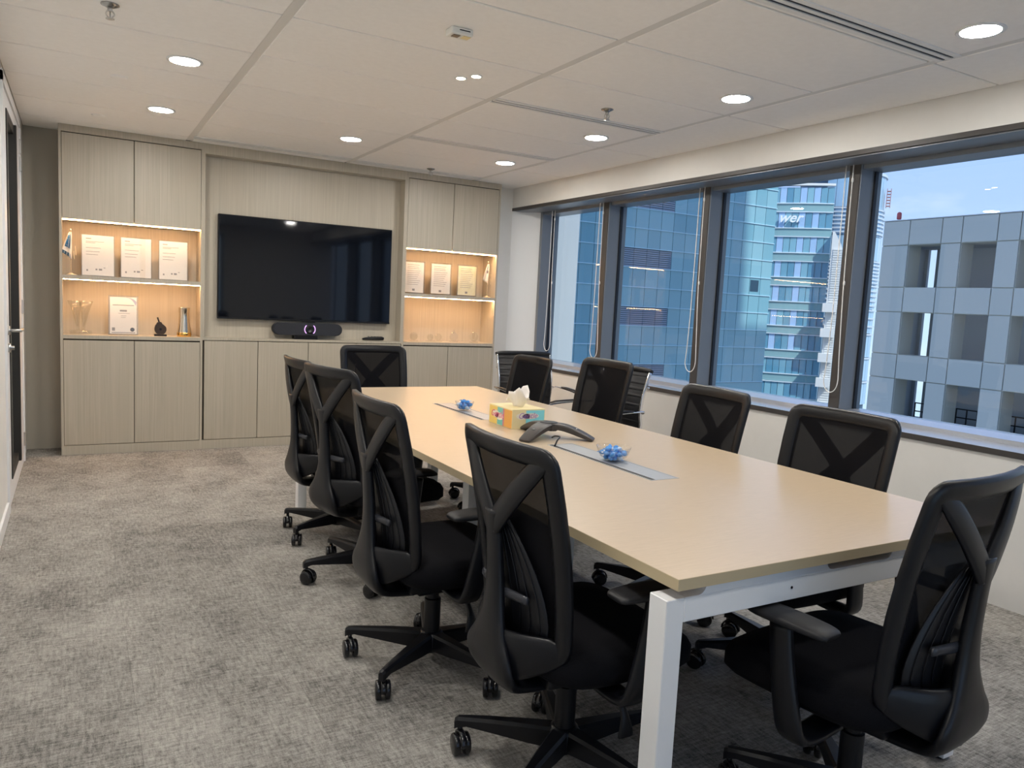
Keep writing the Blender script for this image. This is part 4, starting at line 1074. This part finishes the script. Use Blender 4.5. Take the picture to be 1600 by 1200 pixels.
def grey_building():
    X = 38.7
    r = thing('concrete_building', 'grey panel clad building with square openings filling the nearest window', 'building', (X, 20, -60))
    cols = [27.27, 25.72, 23.95, 22.9, 21.17, 20.13, 18.38, 17.34, 15.6, 14.55, 12.8, 11.75]
    rows = [6.86, 5.53, 3.29, 1.96, -.33, -1.65, -3.95, -5.27, -7.57, -8.9]
    rnd = random.Random(2)
    for i in range(len(cols)-1):
        for j in range(len(rows)-1):
            if i % 2 == 1 and j % 2 == 1: continue
            y1, y0, z1, z0 = cols[i], cols[i+1], rows[j], rows[j+1]
            o = obj('cladding_panel', boxm(X, X+.1, y0+.022, y1-.022, z0+.022, z1-.022, .008), M_CONC, r)
    bm = B(); a, b = X+.10, X+1.15
    for i in range(0, len(cols)-1, 2): box(bm, a, b, cols[i+1], cols[i], -60, 6.80)
    for i in range(1, len(cols)-1, 2):
        for j in range(0, len(rows)-1, 2): box(bm, a, b, cols[i+1], cols[i], rows[j+1], min(rows[j], 6.80))
        box(bm, a, b, cols[i+1], cols[i], -60, -8.9)
    obj('frame', bm, M_REVEAL, r)
    inner = mat('inner_wall', (.42, .46, .50), .8)
    for y0, y1 in ((26.86, 27.2), (22.25, 26.38), (11.8, 22.02)): obj('inner_wall', boxm(X+3.7, X+3.9, y0, y1, -9, 5.6), inner, r)
    obj('end_wall', boxm(X+1.15, X+3.9, 27.05, 27.25, -9, 6.8), inner, r)
    obj('deck', boxm(X+1.15, X+3.9, 11.8, 27.0, -5.0, -4.0), mat('deck_dark', (.08, .10, .12), .8), r)
    obj('roof_beam', boxm(X+1.15, X+3.9, 11.8, 27.0, 5.6, 5.9), inner, r)
    obj('roof_coping', boxm(X-.03, X+1.2, 11.8, 27.30, 6.86, 6.90), mat('coping', (.5, .54, .58), .5), r)
    for y in (24.6, 22.3, 19.9):
        bm = B()
        for z in (-3.0, -3.45): box(bm, X+1.6, X+1.66, y-.85, y+.85, z, z+.06)
        for k in range(4): box(bm, X+1.6, X+1.66, y-.85+.55*k, y-.80+.55*k, -4, -3.0)
        obj('railing', bm, M_BLACK, r)
    bm = B(); box(bm, X+.4, X+2.4, 17.5, 20.3, 6.9, 7.45, .05); obj('roof_unit', bm, mat('roof_unit', (.42, .46, .52), .6), r)
    t = thing('beacon', 'small red warning beacon on the grey building roof edge', 'beacon', (X+.5, 26.75, 6.9))
    bm = B(); lathe(bm, [(.03, 0), (.03, .12)], (X+.5, 26.75, 6.9), 10); obj('post', bm, M_STEEL, t)
    bm = B(); lathe(bm, [(.10, .1), (.12, .14), (.12, .42), (.08, .48), (.02, .5)], (X+.5, 26.75, 6.9), 14); obj('lantern', bm, mat('beacon_red', (.45, .07, .08), .4), t, True)
grey_building()

def shading_tower():
    r = thing('added_shade_tower', 'tall pale tower added out of frame to the right to shade the teal block', 'building', (45, -21, -60))
    w = mat('tower_pale', (.62, .64, .66), .6)
    obj('tall_wing', boxm(9, 52.6, -30, -12, -60, 96), w, r); obj('low_wing', boxm(52.6, 90, -30, -12, -60, 74.2), w, r)  # unseen wings added and stepped so their shadow leaves a lit patch
shading_tower()
